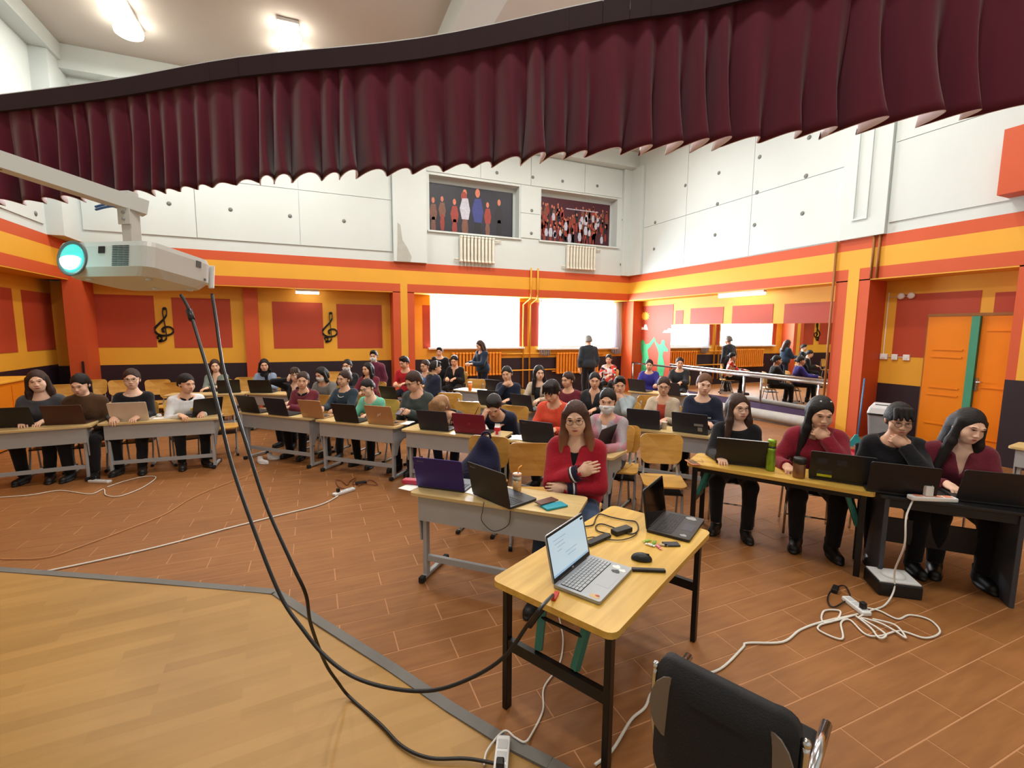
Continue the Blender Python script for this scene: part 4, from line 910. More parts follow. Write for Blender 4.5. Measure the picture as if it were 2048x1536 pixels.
def person(key, px, py, zt, face, desc, top, topname='sweater', lean=14, hp=14, hy=0, hr=0, arms=('type', 'type'), hair_kind='long', hair_mat=None, legs='jeans', neck='round', inner=None, glasses=False, mask=False, eyes='open', male=False, stand=False, near=False, bulk=.012, skin=None, side=0, chair=True, knee=0, extras=(), shoes=None, hx=0, chair_label=None, legs2=(0, 0), wrist=None, turn=0):
    """px, py: crown of the head in the photograph, zt its height; face: heading (deg, 0 = towards the photographer's wall)"""
    h = .0125 if near else .0165; hair_mat = hair_mat or M_HAIR
    th = math.radians(lean); sd = math.radians(side); hz = .88 if stand else .51
    Rh = Matrix.Rotation(math.radians(hy), 3, 'Z') @ Matrix.Rotation(math.radians(hr), 3, 'Y') @ Matrix.Rotation(math.radians(hp), 3, 'X')  # +hp looks down
    nk = (th+math.radians(hp))*.5
    sp = v3(math.sin(sd), -math.sin(th)*math.cos(sd), math.cos(th)*math.cos(sd)); sp /= np.linalg.norm(sp)
    nd = v3(sp[0]*.6, -math.sin(nk), math.cos(nk)); nd /= np.linalg.norm(nd)
    crown = np.array(Rh @ Vector((0, .012, .205)))
    unit = .46*sp[2]+.105*nd[2]+crown[2]
    s = min(max((zt-hz)/unit if not stand else zt/(hz+unit), .86), 1.1)
    if stand: hz *= s
    H0 = v3(0, 0, hz); N = H0+sp*.46*s; Hp = N+nd*.105*s; top_l = Hp+crown*s
    w = at(px, py, zt); fr = math.radians(face); ca, sa = math.cos(fr), math.sin(fr)
    rx = w.x-(top_l[0]*ca-top_l[1]*sa); ry = w.y-(top_l[0]*sa+top_l[1]*ca)
    root = thing('person', desc, 'person', (rx, ry, 0), fr); PEOPLE[key] = (rx, ry, fr, s)
    MH = Matrix.Translation(Hp) @ Rh.to_4x4() @ Matrix.Scale(s, 4)
    Mh = np.array(MH)
    # torso frame
    ax = v3(math.cos(math.radians(turn)), math.sin(math.radians(turn)), 0); ax = ax-sp*(ax@sp); ax /= np.linalg.norm(ax); fw = np.cross(ax, sp); fw = -fw if fw[1] > 0 else fw
    RR = np.stack([ax, -fw, sp], 1)       # columns
    sw = (.146 if not male else .172)*s
    sh = {q: N-sp*.045*s+ax*(q*sw) for q in (-1, 1)}
    ua, fa = .275*s, .245*s; wr = {}; el = {}; hk = {}
    for q, mode in ((-1, arms[0]), (1, arms[1])):      # -1: the person's right (+X is their left)
        kind = 'relax'; pole = v3(q*.7, .6, -1.)
        if mode == 'type': T = v3(q*.12, -.45, .735); kind = 'type'
        elif mode == 'mouse': T = v3(q*.24, -.44, .725); kind = 'hold'
        elif mode == 'desk': T = v3(q*.10, -.36, .735)
        elif mode == 'fold': T = v3(-q*.07, -.36-.04*q, .745); pole = v3(q*1., .1, -.4)
        elif mode == 'lap': T = v3(q*.09, -.30, .61)
        elif mode == 'chin': T = Hp+np.array(Rh @ Vector((q*.03, -.115, -.085)))*s; kind = 'fist'; pole = v3(q*.8, -.3, -1.)
        elif mode == 'cheek': T = Hp+np.array(Rh @ Vector((q*.085, -.07, -.03)))*s; kind = 'hold'; pole = v3(q*1., -.2, -1.)
        elif mode == 'temple': T = Hp+np.array(Rh @ Vector((q*.115, -.04, .02)))*s; kind = 'hold'; pole = v3(q*1.2, -.1, -.5)
        elif mode == 'brow': T = Hp+np.array(Rh @ Vector((q*.10, -.16, .06)))*s; kind = 'hold'; pole = v3(q*1.2, -.3, -.8)
        elif mode == 'cross_hi': T = N+sp*(-.17)+fw*.20+ax*(-q*.06); kind = 'relax'; pole = v3(q*1., -.1, -.9)
        elif mode == 'cross_lo': T = N+sp*(-.30)+fw*.22+ax*(-q*.05); kind = 'relax'; pole = v3(q*1., -.1, -.8)
        elif mode == 'phone': T = v3(q*.06-.02, -.36, .80); kind = 'hold'
        elif mode == 'forward': T = N+sp*(-.25)+fw*.36+ax*(q*.1); kind = 'hold'
        elif mode == 'down': T = sh[q]+v3(q*.05, -.04, -.50*s)
        if wrist and q in wrist: T = v3(*wrist[q])
        el[q], wr[q] = ik(sh[q], T, ua, fa, pole); hk[q] = (mode, kind)
    lg = {}
    for q in (-1, 1):
        hj = H0+v3(q*.085*s, 0, 0)
        if stand: kn = hj+v3(q*.015, -.03-legs2[0]*.1, -.41*s); an = v3(q*.10, .02, .075)
        else:
            kn = hj+v3(q*(.055+knee), -.40*s, -.03); an = v3(q*(.13+knee*1.1), -.36*s-(.06 if q > 0 else 0)-legs2[0 if q < 0 else 1], .085)
        lg[q] = (hj, kn, an)
    pts = np.array([H0, N, Hp]+[x for q in (-1, 1) for x in (sh[q], el[q], wr[q], *lg[q])]); lo = pts.min(0)-.2; hi = pts.max(0)+.2; lo[2] = max(lo[2], .02); hi[2] = N[2]+.16
    g = Grid(lo, hi, h)
    b = 1 if not male else 1.08
    tor = g.ell(H0+sp*.33*s, (.150*s*b, .098*s, .165*s), RR); tor = smin(tor, g.ell(H0+sp*.15*s, (.125*s*b, .100*s, .14*s), RR), .06); tor = smin(tor, g.ell(H0+sp*.02, (.155*s, .115*s, .10*s), RR), .06)
    if not male and not stand: tor = smin(tor, g.ell(H0+sp*.30*s+fw*.065*s, (.11*s, .06*s, .07*s), RR), .05)
    tor = smin(tor, g.cap(sh[-1]-sp*.005, sh[1]-sp*.005, .043*s), .05); tor = smin(tor, g.cap(N-sp*.03, N+nd*.02, .07*s, .055*s), .05)
    arm = None
    for q in (-1, 1):
        a = smin(g.cap(sh[q], el[q], .045*s, .037*s), g.cap(el[q], wr[q], .037*s, .0275*s), .02); arm = a if arm is None else np.minimum(arm, a)
    leg = None
    for q in (-1, 1):
        hj, kn, an = lg[q]; a = smin(g.cap(hj, kn, .080*s, .058*s), g.cap(kn, an, .056*s, .040*s), .025); leg = a if leg is None else smin(leg, a, .02)
    nek = g.cap(N-sp*.03, Hp, .05*s, .047*s)
    up = smin(tor, arm, .035); low = smin(g.ell(H0+sp*.0, (.148*s, .112*s, .105*s), RR), leg, .05)
    body = smin(smin(up, low, .05), nek, .035)
    P = [snets(body, g)+(0,)]
    for V, Q, k in head(.0058 if near else .0075, male, eyes): P.append((Mx(V, Mh), Q, k))
    for q in (-1, 1):
        V, Q = hand(.0042 if near else .006, hk[q][1]); fd = wr[q]-el[q]; fd /= np.linalg.norm(fd); mode = hk[q][0]; x = fd.copy()
        if mode in ('type', 'mouse', 'desk', 'fold'): x = v3(fd[0]*.6, fd[1]*1., -.12); upv = v3(0, 0, 1)
        elif mode == 'chin': x = v3(-q*.75, -.15, .5); upv = v3(0, -1, .2)
        elif mode == 'cheek': x = v3(0, -.1, 1); upv = v3(q, -.3, 0)
        elif mode in ('temple', 'brow'): x = v3(-q*.3, .15, .8); upv = v3(q*.6, -.8, 0)
        elif mode.startswith('cross'): upv = v3(0, -1, .3)
        elif mode == 'phone': x = v3(-q*.5, -.8, .2); upv = v3(q*.8, -.2, .4)
        else: upv = v3(q*1., -.2, .1) if mode == 'down' else v3(0, -.2, 1)
        x /= np.linalg.norm(x); zv = upv-x*(upv@x); zv /= np.linalg.norm(zv); yv = np.cross(zv, x)
        VV = V.copy()*s; QQ = Q
        if q == 1: VV[:, 1] *= -1; QQ = Q[:, ::-1]
        M4 = np.eye(4); M4[:3, 0] = x; M4[:3, 1] = yv; M4[:3, 2] = zv; M4[:3, 3] = wr[q]; P.append((Mx(VV, M4), QQ, 0))
    obj('body', np_mesh('body', P, [skin or M_SKIN, M_EYEW, M_IRIS, M_LIP, M_BROW]), root)
    wob = .004*np.sin(23*g.Z+9*g.X)*np.sin(17*g.X+11*g.Y+2.)*np.sin(14*g.Z-8*g.Y)
    # upper garment
    cuffs = None
    for q in (-1, 1):
        fd = wr[q]-el[q]; fd /= np.linalg.norm(fd); c_ = g.half(wr[q]-fd*.012, fd); near_ = g.cap(wr[q], wr[q]+fd*.12, .05); cc_ = np.maximum(-c_, near_-.0)
        cuffs = cc_ if cuffs is None else np.minimum(cuffs, cc_)
    fr_pt = N-sp*.02+fw*.05
    U_, V_, F_ = g.half(N, ax), g.half(N, sp), g.half(N, fw)
    def wedge(v0, r0, v1, r1):      # front opening seen from ahead, from r0 at height v0 to r1 at v1
        t = np.clip((v0-V_)/(v0-v1), 0, 1); w2 = np.abs(U_)-(r0+(r1-r0)*t); return np.maximum(np.maximum(w2, v1-V_), -F_-.0)
    def ring(z, tilt, r=.12): return np.maximum(-g.half(N+nd*z, nd+fw*tilt), g.cap(N+nd*.02, N+nd*.22, r))
    if neck == 'high': hole = ring(.055*s, .1)
    elif neck == 'v': hole = smin(ring(.020, .35), wedge(.04, .052, -.16*s, .004), .006)
    elif neck == 'open': hole = smin(ring(.015, .3), wedge(.04, .058, -.40*s, .035), .006)
    elif neck == 'wide': hole = ring(-.004, .75, .10)
    else: hole = ring(.012, .45)
    wb_ = bulk+wob*(1.6 if bulk > .015 else 1)
    gar = smax(smin(tor, g.ell(H0+sp*.05*s, (.16*s, .125*s, .12*s), RR), .05)-wb_, -hole, .006)
    gar = smin(gar, smax(arm-wb_, -ring(-.02, .3), .006), .035); gar = np.maximum(gar, -cuffs); hem = g.half(H0+sp*(.012 if not stand else -.05), -sp); gar = smax(gar, hem, .015)
    nc = None
    tmat = top if not isinstance(top, tuple) else top[0]
    parts = [snets(gar, g)+(0,)]
    tm_ = np_mesh(topname, parts, [tmat]); to = obj(topname, tm_, root)
    if inner is not None:
        gi = smax(smax(tor-.006, -ring(.004, .6), .006), g.half(H0-sp*.02, -sp), .01); obj('inner_top', np_mesh('inner_top', [snets(gi, g)+(0,)], [inner]), root)
    lm = cloth(*{'jeans': ('jeans', (58, 76, 104)), 'black': ('black_trousers', (20, 19, 22)), 'navy': ('navy_trousers', (26, 30, 48)), 'grey': ('grey_trousers', (44, 44, 48))}[legs])
    gl = low-.011-wob; cut = None
    for q in (-1, 1):
        hj, kn, an = lg[q]; cut = g.half(an+v3(0, 0, .0), v3(0, 0, -1))
    gl = smax(gl, cut, .006); obj('trousers', np_mesh('trousers', [snets(gl, g)+(0,)], [lm]), root)
    sm_ = shoes or mat('black_shoe_leather', (20, 19, 20), .5)
    for q in (-1, 1):
        an = lg[q][2]; obj('shoe', shoe(sm_), root, Matrix.Translation((an[0], an[1]-.01, .001)) @ rz(q*.2) @ Matrix.Scale(s, 4))
    if hair_kind: obj('hair', hair(hair_kind, hair_mat), root, MH)
    if glasses: obj('glasses', GLASS, root, MH)
    if mask: obj('face_mask', MASK, root, MH)
    for ex in extras:
        if ex == 'pearl_necklace':
            m = MB(); Rn = 26
            for k in range(Rn):
                a = PI*1.15*k/(Rn-1)-PI*.075; p = N+ax*(.075*math.cos(a))+fw*(.035+.075*math.sin(a))-sp*(.02+.055*math.sin(a))+fw*.02; m.ball(p, .0062, None, 0, 6, 4)
            m.build('pearl_necklace', mat('pearl', (235, 228, 215), .25), root)
        elif ex == 'white_collar' or ex == 'black_collar':
            cm = cloth('white_collar', (228, 228, 228)) if ex[0] == 'w' else cloth('black_collar', (20, 20, 24))
            col_ = smax(g.cap(N-sp*.0, N+nd*.038, .086+bulk*.5, .070), -g.cap(N-sp*.05, N+nd*.3, .060, .056), .003); col_ = smax(col_, -smin(g.cap(N+fw*.06+nd*.08, N+fw*.11-sp*.07, .02, .008), hole+.02, .005), .004); obj('collar', np_mesh('collar', [snets(col_, g)+(0,)], [cm]), root)
        elif ex[:4] == 'hood':
            hd_ = smin(g.cap(N-ax*.08-fw*.055-sp*.02, N+ax*.08-fw*.055-sp*.02, .042), g.ell(N-fw*.085-sp*.06, (.10, .05, .08), RR), .04); obj('hood', np_mesh('hood', [snets(hd_, g)+(0,)], [tmat]), root)
            if ex == 'hood_fur':
                m = MB()
                for k in range(150):
                    a = random.uniform(0, 2*PI); p = N+ax*(.12*math.cos(a))+(-fw)*(.06+.05*math.sin(a))+sp*(.005+.05*math.sin(a)); dd = v3(random.gauss(0, 1), random.gauss(0, 1), random.gauss(0, 1)+.5); dd /= np.linalg.norm(dd); m.tube([p, p+dd*.035], .006, 4, 0, True, .001)
                ob = m.build('fur_trim', mat('beige_fur', (196, 164, 124), .9), root); ob['kind'] = 'stuff'
        elif ex == 'scarf':
            sc = smax(g.cap(N-sp*.02, N+nd*.07, .095, .078), -g.cap(N-sp*.1, N+nd*.3, .05, .05), .01); sc = smin(sc, g.cap(N+fw*.09+ax*.05, N+fw*.15+ax*.06-sp*.28, .035, .03), .02); obj('scarf', np_mesh('scarf', [snets(sc+wob*1.5, g)+(0,)], [cloth('black_scarf', (22, 22, 26))]), root)
        elif ex == 'headband':
            m = MB(); m.tube([Vector((.09*math.cos(a), .0, .10+.115*math.sin(a))) for a in np.linspace(-.1, PI+.1, 17)], .008, 6); o_ = m.build('headband', M_WHITE, root); o_.matrix_local = MH
        elif ex == 'hair_clips':
            for q in (-1, 1): m = MB(); m.ball((q*.035, -.06, .205), (.007, .006, .006)); o_ = m.build('hair_clip', M_WHITE, root); o_.matrix_local = MH
        elif ex == 'badge':
            p = H0+sp*.34*s+fw*.150*s+ax*.06; m = MB(); m.box((0, 0, 0), (.075, .012, .05), None, 0, .004); o_ = m.build('badge', mat('yellow_badge', (232, 196, 60), .5), root); M4 = Matrix.Identity(4)
            for i in range(3):
                for j in range(3): M4[i][j] = RR[i, j]
            o_.matrix_local = Matrix.Translation(p) @ M4
        elif ex == 'shirt_print':
            for k, (dx, dz_, wd, hh) in enumerate(((-.055, .0, .018, .014), (-.034, 0, .018, .014), (-.013, 0, .018, .014), (.008, 0, .018, .014), (.029, 0, .018, .014), (.05, 0, .018, .014), (-.02, -.028, .05, .006))):
                p = H0+sp*(.27*s+dz_)+fw*.135*s+ax*(.07+dx); m = MB(); m.box((0, 0, 0), (wd, .006, hh)); o_ = m.build('shirt_print', M_WHITE, root); M4 = Matrix.Identity(4)
                for i in range(3):
                    for j in range(3): M4[i][j] = RR[i, j]
                o_.matrix_local = Matrix.Translation(p) @ M4
        elif ex == 'cuff_stripe':
            for q in (-1, 1):
                fd = wr[q]-el[q]; fd /= np.linalg.norm(fd); m = MB(); m.tube([wr[q]-fd*.075, wr[q]-fd*.010], .031*s+bulk+.004, 12); m.build('cuff', cloth('navy_cuff', (32, 30, 52)), root); m = MB(); m.tube([wr[q]-fd*.062, wr[q]-fd*.050], .031*s+bulk+.006, 12); m.build('cuff_stripe', M_WHITE, root)
        elif ex == 'white_piping':
            for q in (-1, 1): m = MB(); m.tube([N+ax*q*.06+sp*.012*s, sh[q]+sp*.066*s, sh[q]+ax*q*.062*s-sp*.02, (sh[q]+el[q])/2+ax*q*.062*s], .008, 6); m.build('piping', M_WHITE, root)
        elif ex == 'phone_in_hand':
            p = (wr[-1]+wr[1])/2+v3(0, -.09, .02); m = MB(); m.box(p, (.075, .15, .009), Matrix.Rotation(.5, 3, 'X'), 0, .003); m.build('held_phone', mat('purple_phone', (60, 30, 60), .3), root)
        elif ex == 'pen':
            p = wr[-1]+v3(-.02, -.09, .05); m = MB(); m.tube([p+v3(.0, .0, .09), p-v3(.06, .03, .05)], .0045, 6); m.build('held_pen', M_BLK, root)
    if chair and not stand:
        if chair == 'chrome': chrome_chair(rx-sa*.05, ry+ca*.05, fr, 'black padded chair with chrome legs under the '+key)
        else: school_chair(rx-sa*.04, ry+ca*.04, fr, 'plywood chair under the '+key)
    return root
# ------------------------------------------------------------------ the audience
CB = cloth('black_knit', (24, 23, 27)); CNV = cloth('navy_knit', (30, 36, 56)); CMR = cloth('maroon_knit', (104, 34, 48)); CRD = cloth('crimson_knit', (164, 28, 46)); CGR = cloth('dark_grey_knit', (74, 76, 82))
CBR = cloth('brown_knit', (78, 54, 34)); CWH = cloth('white_cotton', (222, 224, 228)); CMT = cloth('mint_knit', (112, 190, 164)); CHD = cloth('grey_green_fleece', (62, 70, 68)); CSG = cloth('sage_blouse', (112, 124, 116)); CLB = cloth('light_blue_cotton', (134, 152, 178))
CLG = cloth('light_grey_fleece', (150, 162, 168)); CBE = cloth('beige_knit', (190, 174, 152)); CRU = cloth('rust_knit', (172, 68, 50)); CIN = cloth('indigo_knit', (52, 48, 132)); COR = cloth('orange_red_knit', (220, 84, 58)); CBL = cloth('steel_blue_knit', (84, 118, 168)); CRS = cloth('bright_red_cotton', (186, 34, 44)); CRD2 = cloth('wine_hoodie', (126, 26, 42)); CGJ = cloth('grey_jacket', (116, 114, 112)); CDJ = cloth('dark_jacket', (40, 42, 46)); CST = cloth('slate_dress', (44, 58, 70))
def argyle():
    m = cloth('pink_argyle_knit', (176, 164, 168)); nt = m.node_tree; b = nt.nodes['Principled BSDF']
    tc = nt.nodes.new('ShaderNodeTexCoord'); mp = nt.nodes.new('ShaderNodeMapping'); mp.inputs['Rotation'].default_value = (0, math.radians(45), 0); mp.inputs['Scale'].default_value = (1, .001, .62)
    ck = nt.nodes.new('ShaderNodeTexChecker'); ck.inputs['Scale'].default_value = 6.2; ck.inputs['Color1'].default_value = lin((168, 158, 164)); ck.inputs['Color2'].default_value = lin((188, 132, 146))
    mp2 = nt.nodes.new('ShaderNodeMapping'); mp2.inputs['Scale'].default_value = (1, 1, .62); nt.links.new(tc.outputs['Object'], mp2.inputs[0]); nt.links.new(mp2.outputs[0], mp.inputs[0]); mp.inputs['Scale'].default_value = (1, .001, 1)
    nt.links.new(mp.outputs[0], ck.inputs['Vector']); nt.links.new(ck.outputs['Color'], b.inputs['Base Color']); return m
def vest():
    m = cloth('patterned_vest', (200, 70, 60)); nt = m.node_tree; b = nt.nodes['Principled BSDF']
    tc = nt.nodes.new('ShaderNodeTexCoord'); vo = nt.nodes.new('ShaderNodeTexVoronoi'); vo.inputs['Scale'].default_value = 16; nt.links.new(tc.outputs['Object'], vo.inputs['Vector'])
    r = nt.nodes.new('ShaderNodeValToRGB'); r.color_ramp.interpolation = 'CONSTANT'; r.color_ramp.elements[0].color = lin((208, 66, 52)); r.color_ramp.elements[1].color = lin((222, 220, 220)); r.color_ramp.elements[1].position = .55
    e = r.color_ramp.elements.new(.8); e.color = lin((44, 44, 54)); nt.links.new(vo.outputs['Color'], r.inputs[0]); nt.links.new(r.outputs[0], b.inputs['Base Color']); return m
PP = person
# right-hand tables (facing the stage, towards the photographer)
PP('person in the red cardigan', 1150, 803, 1.33, -38, 'person with long brown hair and glasses, red cardigan, crossed arms, at the front desk', CRD, 'cardigan', lean=4, hp=6, hy=2, hr=-4, arms=('cross_hi', 'cross_lo'), hair_kind='long_front', hair_mat=M_HAIRO, legs2=(.34, .10), knee=.03, eyes='smile', legs='jeans', neck='v', inner=CB, glasses=True, near=True, bulk=.026, extras=('cuff_stripe',), skin=M_SKIN2)
PP('bespectacled person in black at the thermos', 1477, 788, 1.285, -48, 'person with long brown hair and glasses in a black sweater behind the green thermos', CB, lean=8, hp=4, hy=28, arms=('type', 'desk'), hair_kind='long_front', hair_mat=M_HAIRD, legs='black', glasses=True, eyes='smile', near=True, chair='chrome', bulk=.016, skin=M_SKIN2)
PP('person in the wine hoodie', 1646, 795, 1.32, -48, 'person with long black hair in a wine hoodie, chin on fist, by the mug', CRD2, 'hoodie', lean=17, hp=18, hy=10, arms=('mouse', 'chin'), hair_kind='long_side', legs='black', eyes='down', near=True, chair='chrome', bulk=.026, extras=('hood', 'hair_clips'))
PP('short-haired person in black', 1803, 808, 1.3, -52, 'person with short black hair and glasses in black, hand at the chin', CB, lean=14, hp=16, hy=6, arms=('desk', 'chin'), hair_kind='bob_bangs', legs='black', glasses=True, eyes='down', near=True, chair='chrome', bulk=.022)
PP('person in maroon at the right edge', 1950, 820, 1.294, -52, 'person with long loose black hair in a maroon shirt bending over the rightmost laptop', CMR, 'shirt', lean=18, hp=16, hy=22, hr=8, arms=('type', 'type'), hair_kind='long_front', legs='black', neck='v', eyes='down', near=True, chair='chrome', bulk=.022, skin=M_SKIN2)
# middle row behind the front desk
PP('bent blonde person', 872, 784, 1.10, -44, 'person with light brown hair bent down, face hidden, in a grey-green jacket', CHD, 'jacket', lean=60, hp=44, arms=('desk', 'desk'), hair_kind='fall', hair_mat=M_HAIRL, legs='navy', bulk=.024)
PP('person with the pen', 986, 788, 1.12, -44, 'person with black hair bent forward, hand at the brow holding a pen, in navy', CNV, 'jacket', lean=52, hp=40, hy=15, arms=('brow', 'desk'), hair_kind='short_back', legs='black', bulk=.022, eyes='down', extras=('pen',))
PP('person in orange-red', 1100, 763, 1.28, -50, 'person with dark hair in an orange-red sweater looking down behind a black laptop', COR, lean=16, hp=30, hy=-5, arms=('type', 'type'), hair_kind='short_bangs', legs='black', eyes='down', neck='wide', bulk=.018)
PP('masked person in the pink argyle cardigan', 1216, 778, 1.28, -56, 'masked person with tied black hair in a pink and grey argyle cardigan', argyle(), 'cardigan', lean=8, hp=8, hy=14, arms=('desk', 'type'), hair_kind='tied', legs='navy', neck='v', inner=CWH, mask=True, near=True, bulk=.016)
# left rows
PP('person touching the temple', 588, 735, 1.25, -30, 'person in a black v-neck top and glasses raising a hand to the temple', CB, lean=6, hp=2, hy=30, hr=-6, arms=('temple', 'desk'), hair_kind='bob_bangs', hair_mat=M_HAIRD, legs='black', neck='v', glasses=True, skin=M_SKIN2)
PP('smiling person in maroon', 607, 744, 1.245, -36, 'smiling person in a maroon sweater with a dark collar, arms folded on the desk', CMR, lean=20, hp=6, hy=30, hr=6, arms=('fold', 'fold'), hair_kind='tied', hair_mat=M_HAIRD, legs='black', eyes='smile', extras=('black_collar',), bulk=.024)
PP('person with the pearl necklace', 690, 741, 1.26, -40, 'person in a dark dress with a pearl necklace, looking away to the left', CST, 'dress', lean=8, hp=4, hy=-8, hr=6, arms=('type', 'type'), hair_kind='tied', hair_mat=M_HAIRD, legs='black', neck='wide', eyes='smile', extras=('pearl_necklace',), bulk=.018)
PP('person in the mint cardigan', 730, 759, 1.19, -42, 'person with glasses in a mint green cardigan leaning over the gold laptop', CMT, 'cardigan', lean=24, hp=18, hy=-8, hr=-8, arms=('type', 'desk'), hair_kind='tied', legs='black', neck='wide', glasses=True, eyes='down', skin=M_SKIN2)
PP('hooded person with the phone', 822, 744, 1.314, -46, 'person with glasses in a grey-green hoodie looking down at a phone', CHD, 'hoodie', lean=10, hp=24, hy=-18, arms=('phone', 'phone'), hair_kind='tied', hair_mat=M_HAIRD, legs='navy', glasses=True, eyes='down', bulk=.024, extras=('hood', 'phone_in_hand'))
PP('smiling person in dark grey', 70, 741, 1.34, 4, 'smiling person with long dark hair in a dark grey sweater at the far left', CGR, lean=10, hp=4, hy=10, hr=-6, arms=('desk', 'desk'), hair_kind='long', hair_mat=M_HAIRD, legs='black', eyes='smile', bulk=.02, skin=M_SKIN2)
PP('ponytailed person in brown', 156, 749, 1.29, 4, 'person with a black ponytail in a brown turtleneck looking down at hands', CBR, lean=12, hp=20, hy=-10, arms=('lap', 'lap'), hair_kind='pony', legs='black', neck='high', eyes='down', bulk=.022, skin=M_SKIN2)
PP('bespectacled person with the white collar', 262, 738, 1.33, 2, 'person with glasses in a black sweater with white collar behind the cream laptop', CB, lean=6, hp=4, hy=8, arms=('type', 'type'), hair_kind='tied', hair_mat=M_HAIRD, legs='black', glasses=True, extras=('white_collar',), skin=M_SKIN2)
PP('person in the white shirt', 372, 748, 1.26, 22, 'person with a black bun in a white shirt with black collar leaning toward a laptop', CWH, 'shirt', lean=22, hp=10, hy=22, arms=('type', 'type'), hair_kind='bun', legs='black', neck='round', extras=('black_collar', 'badge'), eyes='down')
# second and back rows, left
PP('person in the sage blouse', 428, 719, 1.27, -6, 'person with shoulder-length dark hair in a sage blouse in the back row', CSG, 'blouse', lean=8, hp=4, hy=14, hr=-6, arms=('fold', 'fold'), hair_kind='long', hair_mat=M_HAIRD, legs='black', neck='v', eyes='smile', skin=M_SKIN2)
PP('person in light blue', 528, 718, 1.26, -14, 'person with black hair and black scarf in a light blue top in the back row', CLB, lean=16, hp=6, hy=18, arms=('type', 'type'), hair_kind='bob', legs='black', extras=('scarf',))
PP('masked person in the grey jacket', 640, 735, 1.22, -32, 'masked person with black hair in a grey jacket behind a black laptop', CGJ, 'jacket', lean=18, hp=20, hy=-14, arms=('type', 'type'), hair_kind='bob', legs='black', mask=True, bulk=.02)
PP('masked person with glasses', 694, 719, 1.27, -32, 'masked person with glasses in a dark jacket in the back row', CDJ, 'jacket', lean=8, hp=6, hy=4, arms=('desk', 'desk'), hair_kind='tied', legs='black', mask=True, glasses=True, bulk=.02)
PP('person in the maroon hoodie', 735, 725, 1.25, -38, 'person with long black hair in a maroon hoodie looking left in the second row', CMR, 'hoodie', lean=10, hp=6, hy=-12, arms=('type', 'type'), hair_kind='long', legs='black', bulk=.022, extras=('hood',))
PP('masked person in plum', 747, 701, 1.46, -30, 'masked person with short black hair in a plum turtleneck, tallest of the left back row', cloth('plum_knit', (104, 44, 66)), lean=4, hp=6, hy=10, arms=('down', 'down'), hair_kind='short', male=True, legs='black', neck='high', mask=True, bulk=.02, stand=True)
PP('person in the bright red shirt', 806, 713, 1.30, -38, 'person with short black hair in a bright red shirt looking down left', CRS, 'shirt', lean=10, hp=20, hy=-16, arms=('desk', 'desk'), hair_kind='short', male=True, legs='navy', eyes='down')
PP('person in steel blue', 850, 720, 1.25, -40, 'person with glasses in a steel blue sweater under an open navy jacket', CNV, 'jacket', lean=8, hp=6, hy=-14, arms=('desk', 'desk'), hair_kind='tied', hair_mat=M_HAIRD, legs='black', neck='open', inner=CBL, glasses=True, bulk=.024)
PP('person in the piped jacket', 879, 694, 1.46, -34, 'person with short black hair in a black track jacket with white piping beside the window', CB, 'jacket', lean=3, hp=10, hy=4, arms=('down', 'down'), hair_kind='short', male=True, legs='black', extras=('white_piping',), bulk=.02, stand=True)
PP('person in the black v-neck', 908, 711, 1.27, -38, 'person with tied black hair in a black v-neck reading at the sunlit desk', CB, lean=12, hp=18, hy=8, arms=('desk', 'desk'), hair_kind='tied', legs='black', neck='v', eyes='down', bulk=.02)
PP('person in the fur-hooded parka', 872, 722, 1.27, 100, 'person turned away in a navy parka with a beige fur hood and white headphones', CNV, 'parka', lean=14, hp=10, hy=-10, arms=('lap', 'lap'), hair_kind='short_back', legs='black', neck='high', extras=('hood_fur', 'headband'), bulk=.034)
PP('standing person at the window', 958, 681, 1.62, -75, 'standing person with long dark hair in dark blue, turned left before the left window', cloth('dark_blue_dress', (30, 46, 66)), 'dress', stand=True, lean=5, hp=20, hy=0, arms=('forward', 'forward'), hair_kind='long', hair_mat=M_HAIRD, legs='navy', bulk=.03)
# right half of the audience
PP('person resting chin on hand', 1012, 733, 1.27, -44, 'person with tied dark hair in dark navy resting the chin on one hand', CNV, lean=12, hp=8, hy=6, hr=-8, arms=('chin', 'desk'), hair_kind='tied', legs='black', bulk=.018)
PP('long-haired person in pale grey', 1078, 731, 1.28, -44, 'person with long black hair in a pale top and dark vest facing the camera', CBE, lean=6, hp=4, hy=36, arms=('type', 'type'), hair_kind='long_front', legs='black', neck='open', inner=CDJ, skin=M_SKIN2)
PP('person looking left in maroon', 1136, 744, 1.245, -60, 'person with tied dark hair in maroon looking left, behind the orange-red sweater', CMR, lean=8, hp=8, hy=-14, arms=('desk', 'desk'), hair_kind='tied', hair_mat=M_HAIRD, legs='black')
PP('person in the dark jacket with pendant', 1190, 745, 1.255, -52, 'person in a dark jacket and bright pendant in front of the grey-haired standing person', CDJ, 'jacket', lean=10, hp=6, hy=20, arms=('desk', 'desk'), hair_kind='tied', legs='black', neck='v', eyes='smile', bulk=.02)
PP('standing man in dark grey', 1176, 671, 1.755, 175, 'standing person with short grey hair seen from behind, facing the right window', cloth('dark_grey_suit', (44, 50, 58)), 'coat', stand=True, lean=2, hp=12, arms=('down', 'down'), hair_kind='short_back', hair_mat=mat('hair_grey', (120, 116, 110), .6, var=.2), male=True, legs='black', neck='high', bulk=.03)
PP('person in the patterned vest', 1218, 709, 1.26, -50, 'smiling person in a red and white patterned vest over white sleeves near the barre', vest(), 'vest', lean=6, hp=10, hy=4, arms=('type', 'type'), hair_kind='tied', legs='black', eyes='smile', neck='v', inner=CWH)
PP('person in the light grey hoodie', 1240, 753, 1.25, -56, 'person with short black hair in a light grey hoodie, fist at the mouth', CLG, 'hoodie', lean=14, hp=6, hy=24, arms=('desk', 'chin'), hair_kind='short', legs='black', bulk=.024, extras=('hood',))
